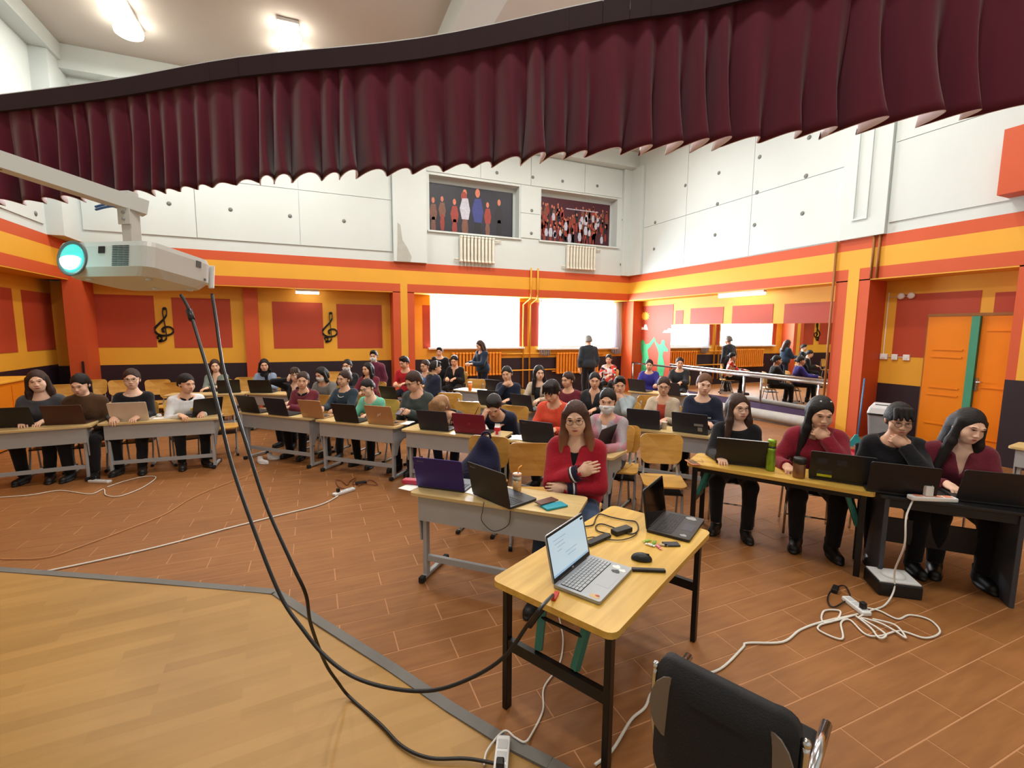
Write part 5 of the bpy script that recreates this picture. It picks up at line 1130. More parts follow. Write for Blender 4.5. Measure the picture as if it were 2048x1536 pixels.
PP('person in indigo', 1299, 719, 1.25, -52, 'smiling person with black hair in an indigo sweater before the mural', CIN, lean=8, hp=6, hy=12, arms=('type', 'mouse'), hair_kind='tied', legs='black', eyes='smile', bulk=.024)
PP('person in the beige cardigan', 1328, 754, 1.27, -54, 'person with glasses in a beige cardigan over a rust top behind a black laptop', CBE, 'cardigan', lean=8, hp=8, hy=14, arms=('type', 'desk'), hair_kind='tied', hair_mat=M_HAIRD, legs='black', neck='open', inner=CRU, glasses=True, bulk=.018)
PP('person in the charcoal coat', 1360, 715, 1.28, -54, 'person with tied black hair in a charcoal coat behind a laptop near the mirror', CDJ, 'coat', lean=6, hp=6, hy=18, arms=('type', 'type'), hair_kind='tied', legs='black', bulk=.026)
PP('person in the printed black sweatshirt', 1412, 748, 1.335, -54, 'person with light brown tied hair in a black sweatshirt with white chest print', CNV, 'sweatshirt', lean=8, hp=8, hy=20, hr=6, arms=('fold', 'desk'), hair_kind='tied', hair_mat=M_HAIRB, legs='black', bulk=.026, extras=('shirt_print',), skin=M_SKIN2)
# ------------------------------------------------------------------ laptops
LC = {k: mat('laptop_'+k, v, r, metal=mt, var=.04) for k, (v, r, mt) in dict(black=((20, 20, 23), .45, .0), brown=((74, 42, 32), .5, .1), cream=((212, 200, 184), .45, .2), gold=((186, 146, 106), .4, .35), navy=((28, 30, 48), .45, .1), burgundy=((128, 28, 62), .4, .2), purple=((44, 28, 112), .35, .2), silver=((158, 163, 168), .38, .4), slate=((40, 46, 60), .45, .1), charcoal=((34, 32, 34), .5, .1)).items()}
M_KEY = mat('dark_key', (30, 30, 34), .55); M_KEYS = mat('silver_key', (176, 182, 188), .5); M_SCR = mat('screen_dark', (10, 11, 14), .12, var=0, emit=((120, 150, 190), .25))
M_SCRB = mat('screen_off', (6, 6, 8), .08, var=0)
def screen_page():
    m = bpy.data.materials.new('screen_page'); m.use_nodes = True; nt = m.node_tree; b = nt.nodes['Principled BSDF']; b.inputs['Base Color'].default_value = (.02, .02, .02, 1); b.inputs['Roughness'].default_value = .2
    b.inputs['Emission Color'].default_value = lin((206, 226, 236)); b.inputs['Emission Strength'].default_value = .75; return m
M_PAGE = screen_page()
M_TXT = mat('screen_grey_text', (120, 130, 150), .5, var=0, emit=((150, 165, 185), .55)); M_BAR = mat('screen_taskbar', (120, 150, 180), .5, var=0, emit=((150, 180, 205), .6))
def laptop(q, colr, label, z=DZ, w=None, open_=108, kind='', dp=.245, yaw=0, off=0):
    A = at(q[0], q[1], z); B = at(q[2], q[3], z); d = B-A; ang = math.atan2(d.y, d.x)+math.radians(yaw); w = (w*1.09) if w else min(max(d.length*1.06, .35), .41); dp = dp*1.06 if kind not in ('page', 'off') else dp; w = w if kind not in ('page', 'off') else w/1.09*1.02; c = (A+B)/2
    if off: nrm_ = Vector((-d.y, d.x, 0)).normalized(); c = c+nrm_*off
    t = thing('laptop', label, 'laptop', (c.x, c.y, z+.001), ang, 'open laptops of the audience' if kind not in ('page', 'off') else None)
    M = LC[colr]; inner = M_KEY if colr not in ('silver',) else LC['silver']
    m = MB(); m.prism(rrect(w, dp, .012, 3, 0, dp/2), .015, Matrix.Translation((0, 0, .002))); base = m.build('base', M if colr in ('silver', 'gold', 'cream', 'brown') else LC['charcoal'], t)
    kw, kd = w*.88, dp*.42; ky = dp*.10
    near = kind in ('page', 'off', 'near')
    if kind == 'page':
        rows = [14, 14, 14, 13, 12, 9]; km = {}
        for r_, n_ in enumerate(rows):
            yy = dp*.13+kd*(r_+.5)/6*1.02; uw = kw/n_
            for k in range(n_):
                wide = uw*.9
                key = (round(wide, 4))
                if key not in km: mm = MB(); mm.box((0, 0, .0012), (wide, kd/6*.84, .0024), None, 0, .0006); km[key] = mm.mesh('key', M_KEYS)
                obj('key', km[key], base, Matrix.Translation((kw/2-uw*(k+.5), yy, .017)))
        m = MB(); m.box((0, dp*.13+kd*.51, .0166), (kw+.006, kd*1.06, .0008)); m.build('key_bed', mat('key_bed_grey', (120, 124, 130), .6), base)
    else:
        m = MB(); rws = 6 if near else 5; cols = 14 if near else 10
        for r_ in range(rws):
            for k in range(cols): m.box((kw/2-kw/cols*(k+.5), ky+dp*.05+kd*(r_+.5)/rws, .0178), (kw/cols*.84, kd/rws*.82, .002))
        kb = m.build('keyboard', M_KEY if colr != 'silver' else M_KEYS, base); kb['kind'] = 'stuff'
        m = MB(); m.box((0, dp*.15+kd*.5, .0168), (kw+.006, kd*1.06, .0006)); m.build('key_bed', LC['slate'] if kind == 'near' else LC['charcoal'], base)
    m = MB(); m.box((w*.02, dp*.80, .0172), (w*.30, dp*.26, .0006)); m.build('touchpad', LC['silver'] if colr == 'silver' else LC['slate'], base)
    la = math.radians(open_-90); R = Matrix.Rotation(la, 4, 'X'); lh = dp*.96
    m = MB(); m.prism(rrect(w, lh, .014, 3, 0, lh/2), .007, Matrix.Translation((0, .004, .012)) @ R @ Matrix.Rotation(PI/2, 4, 'X') @ Matrix.Translation((0, 0, -.0035))); lid = m.build('lid', M, t)
    T = Matrix.Translation((0, .004, .012)) @ R      # lid frame: x along hinge, z up the lid, +y towards the user
    def inl(x0, x1, z0, z1, y, mt, name, th=.0008):
        mm = MB(); mm.box(((x0+x1)/2, 0, (z0+z1)/2), (x1-x0, th, z1-z0)); o = mm.build(name, mt, lid); o.matrix_local = T @ Matrix.Translation((0, y, 0)); return o
    inl(-w/2+.004, w/2-.004, .004, lh-.004, .0038, M_BLK, 'bezel'); inl(-w/2+.012, w/2-.012, .026, lh-.014, .0045, {'page': M_PAGE, 'off': M_SCRB}.get(kind, M_SCR), 'screen')
    m = MB(); m.tube([(-w*.36, .006, .016), (w*.36, .006, .016)], .007, 8); m.build('hinge', LC['charcoal'], t)
    if kind == 'page':
        sw = w/2-.012
        for k, (x0, x1, zz_) in enumerate(((.55, .88, .80), (.62, .86, .72), (.60, .80, .64), (.70, .82, .56), (.3, .62, .44), (.34, .58, .36))): inl(sw-(x1)*2*sw, sw-(x0)*2*sw, lh*zz_, lh*zz_+.003, .0051, M_TXT, 'screen_text') if False else inl(sw*(2*x0-1), sw*(2*x1-1), lh*zz_, lh*zz_+.0025, .0051, M_TXT, 'screen_text')
        inl(-sw, sw, .026, .036, .0051, M_BAR, 'screen_taskbar'); inl(-sw+.004, -sw+.03, lh-.03, lh-.02, .0051, M_KEY, 'screen_window_button')
        for k in range(4):
            mm = MB(); mm.box((0, 0, 0), (.0012, .0006, .009), Matrix.Rotation(.35, 3, 'Y')); o = mm.build('maker_mark', M_WHITE, lid); o.matrix_local = T @ Matrix.Translation((.006-.004*k, .0046, .014))
    if kind == 'marks':
        for k in range(4):
            mm = MB(); mm.box((0, 0, 0), (.006, .0012, .04 if k in (0, 3) else .026), Matrix.Rotation(.4, 3, 'Y')); o = mm.build('lid_mark', M_WHITE, lid); o.matrix_local = T @ Matrix.Translation((.022-.014*k, -.0042, lh*.52+(.012 if k == 0 else -.012 if k == 3 else 0)))
    if kind in ('name', 'near') or colr in ('burgundy',):
        if colr == 'burgundy':
            mm = MB(); mm.lathe([(.016, 0), (.016, .001), (.012, .0012)], 18); o = mm.build('lid_mark', mat('burgundy_badge', (150, 50, 84), .3, metal=.4), lid); o.matrix_local = T @ Matrix.Translation((0, -.0036, lh*.5)) @ Matrix.Rotation(PI/2, 4, 'X')
        else:
            cu = bpy.data.curves.new('lid_name', 'FONT'); cu.body = 'lenovo'; cu.size = .02; cu.extrude = .0004; o = bpy.data.objects.new('lid_name', cu); C.objects.link(o); me_ = bpy.data.meshes.new_from_object(o); bpy.data.objects.remove(o); me_.materials.clear(); me_.materials.append(mat('lid_name_grey', (120, 120, 130), .4)); o = obj('lid_name', me_, lid); o.matrix_local = T @ Matrix.Translation((-w*.42, -.0042, lh-.035)) @ Matrix.Rotation(PI/2, 4, 'X')
    if kind == 'edge': inl(-w/2, w/2, lh-.006, lh+.003, .002, LC['silver'], 'lid_edge', .010)
    if kind == 'stickers':
        for (x, zz_, sx, sz, mt) in ((-.13, .17, .07, .05, LC['slate']), (.0, .17, .06, .05, LC['slate']), (-.11, .07, .10, .035, LC['slate']), (-.11, .035, .10, .022, mat('lime_sticker', (190, 200, 40), .5))): inl(x-sx/2, x+sx/2, zz_-sz/2, zz_+sz/2, -.0042, mt, 'sticker')
    if kind == 'stickers2':
        for (x, zz_, sx, sz) in ((.10, .11, .10, .03), (.115, .055, .05, .05)): inl(x-sx/2, x+sx/2, zz_-sz/2, zz_+sz/2, -.0042, mat('grey_sticker', (150, 150, 150), .5), 'sticker')
    if near and kind != 'near':
        for (x, y, r_, mt) in (((-.35, .88, .016, M_PAPER), (-.40, .72, .02, M_PAPER), (-.28, .78, .02, mat('dark_sticker', (60, 66, 70), .5)), (.42, .84, .022, mat('tan_sticker', (214, 180, 130), .5)), (.40, .88, .010, mat('red_sticker', (180, 80, 60), .5))) if kind == 'page' else ((-.38, .72, .03, mat('grey_sticker', (150, 150, 150), .5)), (.38, .82, .018, MATS['grey_sticker']))):
            mm = MB(); mm.prism([(r_*math.cos(k*PI/5)*(1 if k % 2 else .75), r_*math.sin(k*PI/5)*(1.2 if k % 3 else .8)) for k in range(10)], .0004, Matrix.Translation((x*w, y*dp, .0172+.0003*(r_ < .012)))); mm.build('sticker', mt, base)
    return t
LP = laptop
LP((-25, 858, 73, 853), 'black', 'black laptop at the far left edge of the photo', yaw=0); LP((93, 851, 170, 848), 'brown', 'dark brown laptop before the ponytailed person'); LP((218, 844, 302, 840), 'cream', 'cream-white laptop on the second desk from the left')
LP((388, 834, 440, 829), 'black', 'black laptop turned aside before the person in the white shirt', yaw=18, w=.34)
LP((437, 787, 480, 785), 'black', 'black laptop before the person in the sage blouse'); LP((497, 786, 548, 786), 'black', 'black laptop before the person in light blue with the scarf')
LP((478, 823, 524, 828), 'black', 'black laptop at the left end of the middle-left desk', w=.35); LP((528, 828, 586, 834), 'navy', 'dark laptop beside the tan one, before the person touching the temple', w=.36)
LP((603, 834, 650, 838), 'gold', 'tan laptop at the right end of the middle-left desk', w=.34); LP((671, 843, 717, 847), 'black', 'black laptop before the person with the pearl necklace', w=.34)
LP((735, 847, 790, 852), 'gold', 'gold laptop with bright slanted marks before the person in mint', kind='marks', w=.36)
LP((630, 789, 667, 792), 'black', 'black laptop before the masked person in the grey jacket'); LP((765, 800, 795, 803), 'black', 'black laptop before the person in the maroon hoodie', w=.33)
LP((840, 859, 897, 864), 'navy', 'dark navy laptop before the bent blonde person', w=.36); LP((910, 866, 972, 872), 'burgundy', 'burgundy laptop with a round badge beside the milk carton', w=.37)
LP((1049, 883, 1105, 891), 'slate', 'dark slate laptop before the person in orange-red', kind='name', w=.36)
LP((955, 809, 1003, 813), 'slate', 'dark laptop before the person resting chin on hand', w=.34); LP((1024, 818, 1068, 824), 'slate', 'dark laptop before the long-haired person in pale grey', w=.35)
LP((975, 783, 1003, 786), 'navy', 'navy laptop at the sunlit back desk right of the orange bottle', w=.33)
LP((1193, 906, 1216, 895), 'charcoal', 'black laptop seen edge-on before the masked person in argyle', w=.34)
LP((1262, 855, 1312, 860), 'slate', 'dark laptop left of the paper cup', w=.36); LP((1348, 863, 1412, 871), 'slate', 'dark laptop with grey stickers before the printed black sweatshirt', kind='stickers2', w=.37)
LP((1258, 781, 1292, 785), 'slate', 'dark laptop before the person in indigo', w=.35); LP((1322, 789, 1362, 794), 'slate', 'dark laptop before the person in the charcoal coat', w=.36)
LP((1434, 926, 1531, 937), 'black', 'black laptop with a silver top edge beside the green thermos', kind='edge', w=.38)
LP((1640, 960, 1722, 972), 'black', 'black laptop with lime and grey stickers beside the bronze mug', kind='stickers', w=.39); LP((1752, 985, 1850, 998), 'black', 'black laptop before the short-haired person in black', w=.37)
LP((1925, 1003, 2060, 1018), 'charcoal', 'black laptop on the black desk at the right edge', w=.40)
LP((838, 975, 926, 986), 'purple', 'purple laptop on the front desk', kind='near', w=.36, open_=105); LP((953, 995, 1010, 1013), 'charcoal', 'dark laptop with pale rim on the front desk, right of the purple one', kind='near', w=.37, open_=102, yaw=-8)
LP((1181, 1112, 1101, 1179), 'silver', 'silver laptop with a lit page on screen on the nearest table', z=TZ, kind='page', w=.36, open_=103, dp=.24); LP((1331, 1024, 1290, 1066), 'black', 'glossy black laptop with a dark screen on the nearest table', z=TZ, kind='off', w=.36, open_=98, dp=.25)
# ------------------------------------------------------------------ things on the tables
def smallbox(name, label, cat, p, d, rot, mt, bev=.003, group=None):
    m = MB(); m.box((0, 0, d[2]/2), d, None, 0, min(bev, min(d)*.3)); o = m.build(name, mt); o.location = p; o.rotation_euler = (0, 0, rot); return tag(o, label, cat, group)
def vessel(name, label, cat, p, parts):
    t = thing(name, label, cat, p)
    for nm, prof, mt in parts: m = MB(); m.lathe(prof, 20); m.build(nm, mt, t)
    return t
e = .0015
def T0(px, py, z=TZ): v = at(px, py, z); return Vector((v.x, v.y, z+e))
M_THG = mat('thermos_green', (128, 164, 44), .28, metal=.5); M_BRZ = mat('bronze_steel', (134, 96, 66), .3, metal=.6)
vessel('thermos_flask', 'tall green metal thermos on the right yellow table', 'thermos', T0(1540, 941), (('body', [(.034, 0), (.036, .01), (.036, .12), (.030, .16), (.032, .175), (.034, .20)], M_THG), ('collar', [(.0345, .2), (.0345, .214)], M_BLK), ('cap', [(.034, .214), (.034, .262), (.030, .272), (.012, .274)], M_THG)))
t = vessel('travel_mug', 'bronze steel travel mug with black lid on the right yellow table', 'mug', T0(1597, 955), (('body', [(.043, 0), (.045, .008), (.045, .115), (.043, .12)], M_BRZ), ('lid', [(.047, .12), (.049, .135), (.049, .16), (.042, .168), (.02, .17)], M_BLK)))
m = MB(); m.tube(spline([(.04, .02, .10), (.075, .035, .10), (.085, .04, .07), (.07, .032, .035), (.04, .02, .03)], 5), .007, 8); m.build('handle', M_BLK, t)
t = thing('phone', 'coral-cased phone lying at the left end of the right yellow table', 'phone', T0(1385, 926), math.radians(-20)); m = MB(); m.box((0, 0, .005), (.08, .16, .009), None, 0, .003); m.build('case', mat('coral_case', (224, 140, 110), .5), t); m = MB(); m.box((0, 0, .0102), (.07, .148, .001)); m.build('screen', mat('phone_brown_screen', (110, 90, 70), .2), t)
t = thing('spectacles', 'tan-framed folded glasses lying on the coral phone', 'glasses', T0(1394, 927)+Vector((0, 0, .012)), math.radians(-30)); m = MB()
for s in (-1, 1): m.tube([(s*.033+.024*math.cos(a), .02*math.sin(a), .006) for a in np.linspace(0, 2*PI, 13)], .002, 5, 0, False)
m.tube([(-.009, 0, .007), (.009, 0, .007)], .002, 5); m.tube([(.057, 0, .006), (.06, .10, .004)], .002, 5); m.tube([(-.057, 0, .006), (-.055, .10, .004)], .002, 5); m.build('spectacle_frame', mat('tan_frame', (160, 120, 80), .4), t)
vessel('paper_cup', 'pale paper cup between two laptops on the right second-row desk', 'cup', T0(1328, 858, DZ), (('cup_wall', [(.028, 0), (.036, .085), (.038, .088), (.034, .086)], mat('cup_paper', (206, 200, 190), .8)),))
vessel('drink_bottle', 'orange juice bottle with white lid on the sunlit back desk', 'bottle', T0(940, 781, DZ), (('body', [(.034, 0), (.036, .05), (.040, .15)], mat('orange_drink', (226, 120, 40), .3)), ('lid', [(.042, .15), (.043, .165), (.04, .172)], M_WHITE)))
M_AMB = mat('amber_tea', (196, 150, 90), .15, coat=.5); vessel('tea_tumbler', 'amber tea tumbler with an orange straw behind the dark laptop', 'tumbler', T0(1034, 982, DZ), (('tea', [(.030, 0), (.032, .01), (.032, .085)], M_AMB), ('tumbler_glass', [(.033, .085), (.033, .11), (.030, .115)], mat('tumbler_glass', (222, 212, 200), .12)), ('lid', [(.034, .115), (.034, .13), (.031, .134)], mat('rose_lid', (206, 160, 130), .35))))
m = MB(); p = T0(1034, 982, DZ)+Vector((.008, .003, .12)); m.tube([p, p+Vector((.006, .004, .05)), p+Vector((.035, .01, .066))], .005, 8); o = m.build('straw', mat('orange_straw', (232, 150, 60), .5)); tag(o, 'orange straw standing in the amber tumbler', 'straw')
t = thing('milk_carton', 'small red and white milk carton beside the burgundy laptop', 'carton', T0(995, 873, DZ), -.6)
m = MB(); m.box((0, 0, .05), (.06, .06, .10), None, 0, .002); m.build('carton_body', mat('carton_white', (228, 224, 222), .6), t); m = MB(); m.box((0, 0, .085), (.0612, .0612, .04)); m.build('red_print', mat('carton_red', (206, 40, 52), .6), t); m = MB(); m.box((0, -.031, .045), (.03, .001, .04)); m.build('red_print', MATS['carton_red'], t)
m = MB(); m.add([(-.03, -.03, .1), (.03, -.03, .1), (.03, .03, .1), (-.03, .03, .1), (-.03, 0, .13), (.03, 0, .13)], [(0, 1, 5, 4), (2, 3, 4, 5), (0, 4, 3), (1, 2, 5)]); m.box((0, 0, .137), (.06, .004, .016)); m.build('gable_top', MATS['carton_white'], t)
def papers(lb, px, py, z, rot, n=1, s=(.21, .29)):
    t = thing('paper_stack' if n > 1 else 'paper_sheet', lb, 'paper', T0(px, py, z), rot)
    for k in range(n): m = MB(); m.box((0, 0, .0006+.0016*k), (s[0], s[1], .001), Matrix.Rotation(random.uniform(-.3, .3)*(k > 0), 3, 'Z')); m.build('sheet', M_PAPER, t)
papers('loose white paper slips behind the dark laptop on the front desk', 952, 984, DZ, .4, 2, (.12, .16)); papers('white paper hanging past the left end of the front desk under the red case', 826, 972, DZ, -.9, 1, (.12, .2))
papers('stack of papers at the left end of the desk behind the red cardigan', 1038, 876, DZ, -.5, 5, (.16, .22)); papers('white sheet on the second-row desk at the bent navy figure', 938, 806, DZ, -.7, 2); papers('white sheets at the right end of the gold-laptop desk', 812, 846, DZ, -.7, 3, (.15, .21)); papers('white sheet beside the mouse on the second desk from the left', 325, 836, DZ, .1, 1, (.2, .14))
smallbox('glasses_case', 'crimson case on the left end of the front desk', 'case', T0(826, 968, DZ)+Vector((0, 0, .003)), (.16, .07, .035), -.6, mat('crimson_case', (170, 30, 60), .5), .012)
t = smallbox('wallet', 'turquoise wallet at the right end of the front desk', 'wallet', T0(1108, 1014, DZ), (.17, .09, .014), .1, mat('turquoise_leather', (20, 150, 170), .5), .005); smallbox('phone', 'brown-backed phone lying on the turquoise wallet', 'phone', T0(1102, 1010, DZ)+Vector((-.02, .03, .015)), (.16, .075, .009), .25, mat('brown_phone', (96, 62, 50), .3), .003)
def mouse(lb, px, py, z, rot, mt):
    t = thing('computer_mouse', lb, 'mouse', T0(px, py, z), rot); g_ = Grid((-.04, -.065, -.005), (.04, .065, .045), .004); d_ = g_.ell((0, 0, .004), (.032, .054, .034)); d_ = np.maximum(d_, -g_.Z+.001+0*d_); obj('mouse_shell', np_mesh('mouse_shell', [snets(d_, g_)+(0,)], [mt]), t)
    m = MB(); m.box((0, -.028, .033), (.007, .02, .008), None, 0, .002); m.build('scroll_wheel', M_RUB, t)
mouse('black computer mouse on the nearest table', 1283, 1120, TZ, .9, M_BLK); mouse('white computer mouse beside the cream laptop', 318, 833, DZ, .5, M_WHITE)
smallbox('presenter', 'slim black presenter remote in front of the black mouse', 'remote', T0(1297, 1143), (.165, .024, .014), -.72+.25, M_BLK, .004)
smallbox('power_adapter', 'black laptop power brick amid cables on the nearest table', 'adapter', T0(1243, 1066), (.13, .055, .03), .15, M_BLK, .006); smallbox('battery_pack', 'long flat black battery left of the power brick on the nearest table', 'battery', T0(1196, 1083), (.19, .045, .02), .30, M_BLK, .006)
smallbox('phone', 'dark phone lying below the glossy black laptop', 'phone', T0(1342, 1090), (.05, .09, .008), 1.2, mat('dark_phone', (26, 28, 40), .3), .003); smallbox('usb_stick', 'small tan usb stick beside the dark phone', 'usb stick', T0(1326, 1092), (.05, .018, .008), -.6, mat('tan_plastic', (180, 160, 130), .5), .002)
for k, (px, py, cl, lb) in enumerate(((1294, 1084, (150, 190, 70), 'green sweet wrapper nearest the black laptop corner'), (1308, 1088, (110, 170, 60), 'green sweet wrapper beside the pink one'), (1317, 1096, (228, 130, 150), 'pink sweet wrapper on the nearest table'), (1300, 1092, (226, 230, 232), 'white sweet wrapper among the green ones'))):
    m = MB(); m.box((0, 0, .006), (.028, .016, .011), None, 0, .004)
    for s in (-1, 1): m.prism([(s*.013, -.003), (s*.028, -.011), (s*.026, .011), (s*.013, .003)], .002, Matrix.Translation((0, 0, .005)))
    o = m.build('wrapped_sweet', mat('sweet_%d' % k, cl, .35)); o.location = T0(px, py); o.rotation_euler = (0, 0, .7*k); tag(o, lb, 'sweet')
# power strips
def strip(lb, p, rot, n=4, L=.27, led=None, plug=True):
    t = thing('power_strip', lb, 'power strip', p, rot); m = MB(); m.box((0, 0, .016), (L, .062, .032), None, 0, .008); m.build('strip_body', M_WHITE, t)
    for k in range(n): m = MB(); m.box((-L/2+L/(n+.6)*(k+.8), 0, .0325), (L/(n+.6)*.78, .044, .003), None, 0, .001); m.build('socket', led or mat('socket_grey', (196, 198, 200), .5), t)
    if plug: m = MB(); m.box((-L/2+L/(n+.6)*.8, 0, .055), (.034, .034, .045), None, 0, .006); m.build('plug', M_BLK, t)
    return t
F0 = .001
strip('white power strip between the two leftmost desks on the floor', at(200, 965, F0), -.5); strip('white power strip on the brown floor left of the front desk', at(688, 986, F0), .55, 3)
strip('white multi-socket cube strip on the floor by the tangled white cord', at(1712, 1216, F0), 1.2, 3, .2); s4 = strip('white power strip with orange sockets on the black desk', at(1864, 1001, DZ+.001), math.radians(-30), 4, .30, mat('orange_socket', (222, 140, 110), .5), False)
m = MB(); m.box((-.03, 0, .07), (.05, .035, .075), None, 0, .006); m.build('charger_plug', M_WHITE, s4)
strip('white power strip on the stage at the bottom edge', at(1003, 1526, .022), 1.1, 3, .22)
# cables
def cable(lb, pts, r, mt, name='cable', n=6): 
    m = MB(); m.tube(spline(pts, n), r, 7); return tag(m.build(name, mt), lb, 'cable')
M_CW = mat('white_cable', (222, 220, 212), .5); M_CB = mat('black_cable', (16, 14, 16), .4); M_CT = mat('tan_cable', (196, 140, 90), .6)
def fl_(L, z=.009): return [at(x, y, z) for x, y in L]
cable('straight white cord from the stage edge to the left floor strip', fl_([(90, 1143), (200, 1120), (330, 1090), (450, 1058), (560, 1030), (640, 1010), (676, 992)]), .007, M_CW)
cable('thin tan cable running across the floor at the left', fl_([(0, 1118), (90, 1115), (160, 1093), (260, 1056), (330, 1028), (385, 995), (450, 968), (500, 950), (530, 938)]), .004, M_CT)
cable('white cord looping from the strip between the leftmost desks', fl_([(-20, 996), (60, 990), (120, 981), (180, 988), (207, 978), (212, 990), (240, 992), (285, 975), (312, 955), (290, 953), (250, 962), (214, 974)]), .005, M_CW)
cable('white cord looping over the floor at the right, ending under the office chair', fl_([(1190, 1530), (1225, 1500), (1262, 1440), (1290, 1415), (1310, 1380), (1380, 1355), (1440, 1338), (1485, 1296), (1495, 1286), (1565, 1284), (1600, 1260), (1640, 1245), (1690, 1234), (1710, 1230)]), .007, M_CW)
cable('tangled white extension cord heap on the floor at the right', fl_([(1716, 1228), (1650, 1245), (1648, 1222), (1680, 1222), (1672, 1240), (1640, 1250), (1640, 1262), (1684, 1278), (1682, 1246), (1700, 1240), (1730, 1268), (1760, 1272), (1800, 1262), (1850, 1276), (1880, 1264), (1860, 1240), (1820, 1230), (1795, 1238), (1760, 1222), (1735, 1216)], .01), .006, M_CW)
cable('second loop of the tangled white cord', fl_([(1712, 1232), (1742, 1256), (1758, 1276), (1772, 1270), (1752, 1254), (1722, 1236), (1760, 1246), (1790, 1262), (1812, 1276), (1790, 1250), (1745, 1238)], .018), .006, M_CW)
pt = at(1826, 985, DZ+.03)
cable('white cord falling from the black desk to the tangled heap', [pt+Vector((.03, .02, 0)), pt, pt+Vector((-.05, -.03, -.03)), at(1806, 1030, .60)-Vector((.02, .03, 0)), at(1809, 1090, .42), at(1790, 1140, .2), at(1788, 1180, .06), at(1770, 1210, .012), at(1740, 1222, .012), at(1715, 1236, .012)], .006, M_CW)
c_ = at(1866, 975, DZ+.10); cable('short white charger lead over the orange-socket strip', [c_, c_+Vector((.0, .02, .05)), c_+Vector((.05, .03, .06)), c_+Vector((.1, .05, .0)), c_+Vector((.13, .06, -.06))], .004, M_CW)
cable('black adapter lead curling beside the right table leg', fl_([(1705, 1205), (1690, 1172), (1664, 1180), (1655, 1200), (1668, 1214), (1700, 1196)], .012), .005, M_CB); smallbox('power_adapter', 'black power brick on the floor beside the right table leg', 'adapter', at(1670, 1182, .001), (.09, .04, .03), .4, M_BLK, .005)
cable('black and orange leads tangled behind the left floor strip', fl_([(690, 978), (676, 972), (672, 960), (684, 962), (694, 970), (700, 962), (712, 956), (706, 968), (730, 968), (755, 970), (740, 960), (716, 972)], .012), .005, mat('rust_lead', (120, 60, 34), .5)); smallbox('power_adapter', 'black power brick behind the left floor strip', 'adapter', at(722, 968, .001), (.13, .06, .03), .1, M_BLK, .005)
tz = TZ+.008
cable('black charger cable coiled on the nearest table', [at(x, y, tz) for x, y in ((1160, 1053), (1185, 1050), (1192, 1036), (1200, 1028), (1222, 1034), (1250, 1040), (1272, 1044), (1276, 1060), (1262, 1068), (1235, 1058), (1205, 1048), (1192, 1052), (1196, 1062), (1220, 1068))], .004, M_CB)
cable('thin black lead from the battery to the far edge of the nearest table', [at(x, y, tz) for x, y in ((1165, 1078), (1186, 1074), (1208, 1078), (1240, 1080), (1264, 1074), (1274, 1066))], .003, M_CB)
cable('thin dark lead drooping over the front desk panel', [at(968, 1004, DZ+.006), at(965, 1018, DZ-.03)-Vector((.01, .03, 0)), at(962, 1040, .56)-Vector((.0, .02, 0)), at(985, 1060, .50)-Vector((0, .02, 0)), at(1014, 1048, .56)-Vector((0, .02, 0)), at(1020, 1018, DZ-.03)-Vector((.01, .03, 0)), at(1024, 1012, DZ+.006)], .0025, M_CB)
# floor clutter and wall things at the right
t = thing('waste_bin', 'grey swing-lid waste bin beside the blue broom', 'bin', (8.85, 4.72, 0), math.radians(-70)); MG_ = mat('bin_grey', (134, 140, 146), .5)
m = MB(); vs = []
for z, a, b_ in ((0, .15, .13), (.52, .19, .165)): vs += [(x, y, z) for x, y in rrect(2*a, 2*b_, .04, 3)]
n = len(vs)//2; m.add(vs, [(i, (i+1) % n, n+(i+1) % n, n+i) for i in range(n)]+[tuple(range(n))[::-1], tuple(range(n, 2*n))], 0, False); m.build('bin_body', MG_, t)
m = MB(); m.prism(rrect(.40, .35, .05, 3), .03, Matrix.Translation((0, 0, .50))); m.build('bin_rim', M_BLK, t); m = MB(); vs = []
for z, a, b_ in ((.53, .20, .17), (.62, .18, .15), (.70, .13, .06)): vs += [(x, y, z) for x, y in rrect(2*a, 2*b_, .04, 3)]
m.add(vs, [(j*n+i, j*n+(i+1) % n, (j+1)*n+(i+1) % n, (j+1)*n+i) for j in range(2) for i in range(n)]+[tuple(range(2*n, 3*n))], 0, False); m.build('bin_lid', mat('bin_light_grey', (206, 208, 210), .5), t)
m = MB(); m.box((0, -.11, .64), (.2, .012, .10), Matrix.Rotation(-.65, 3, 'X')); m.build('swing_flap', M_BLK, t)
bp = at(1713, 893, 0); t = thing('broom', 'blue-handled broom with teal head leaning by the striped column', 'broom', bp, 0)
top = at_d(1729, 757, (Vector(bp)-Vector((0, 0, CAM_H))).dot(FW)+.1)-Vector(bp)
m = MB(); m.tube([Vector((0, 0, .12)), top], .012, 8); m.build('handle', mat('blue_broom_handle', (60, 120, 170), .4), t); Mt = mat('teal_broom_plastic', (40, 150, 160), .5)
m = MB(); m.prism([(-.13, 0), (.13, 0), (.06, .12), (.02, .2), (-.02, .2), (-.06, .12)], .04, Matrix.Translation((0, .02, .0)) @ rz(-.9) @ Matrix.Rotation(PI/2, 4, 'X')); m.build('broom_head', Mt, t)
t = thing('dustpan', 'red dustpan on the floor beside the broom', 'dustpan', at(1722, 912, 0), -.7); m = MB(); m.box((0, 0, .008), (.24, .22, .008)); m.box((0, .11, .04), (.24, .008, .07)); m.box((-.12, 0, .03), (.008, .22, .05)); m.box((.12, 0, .03), (.008, .22, .05)); m.tube([(0, .11, .05), (0, .25, .10)], .014, 8); m.build('pan', mat('red_plastic', (196, 40, 62), .5), t)
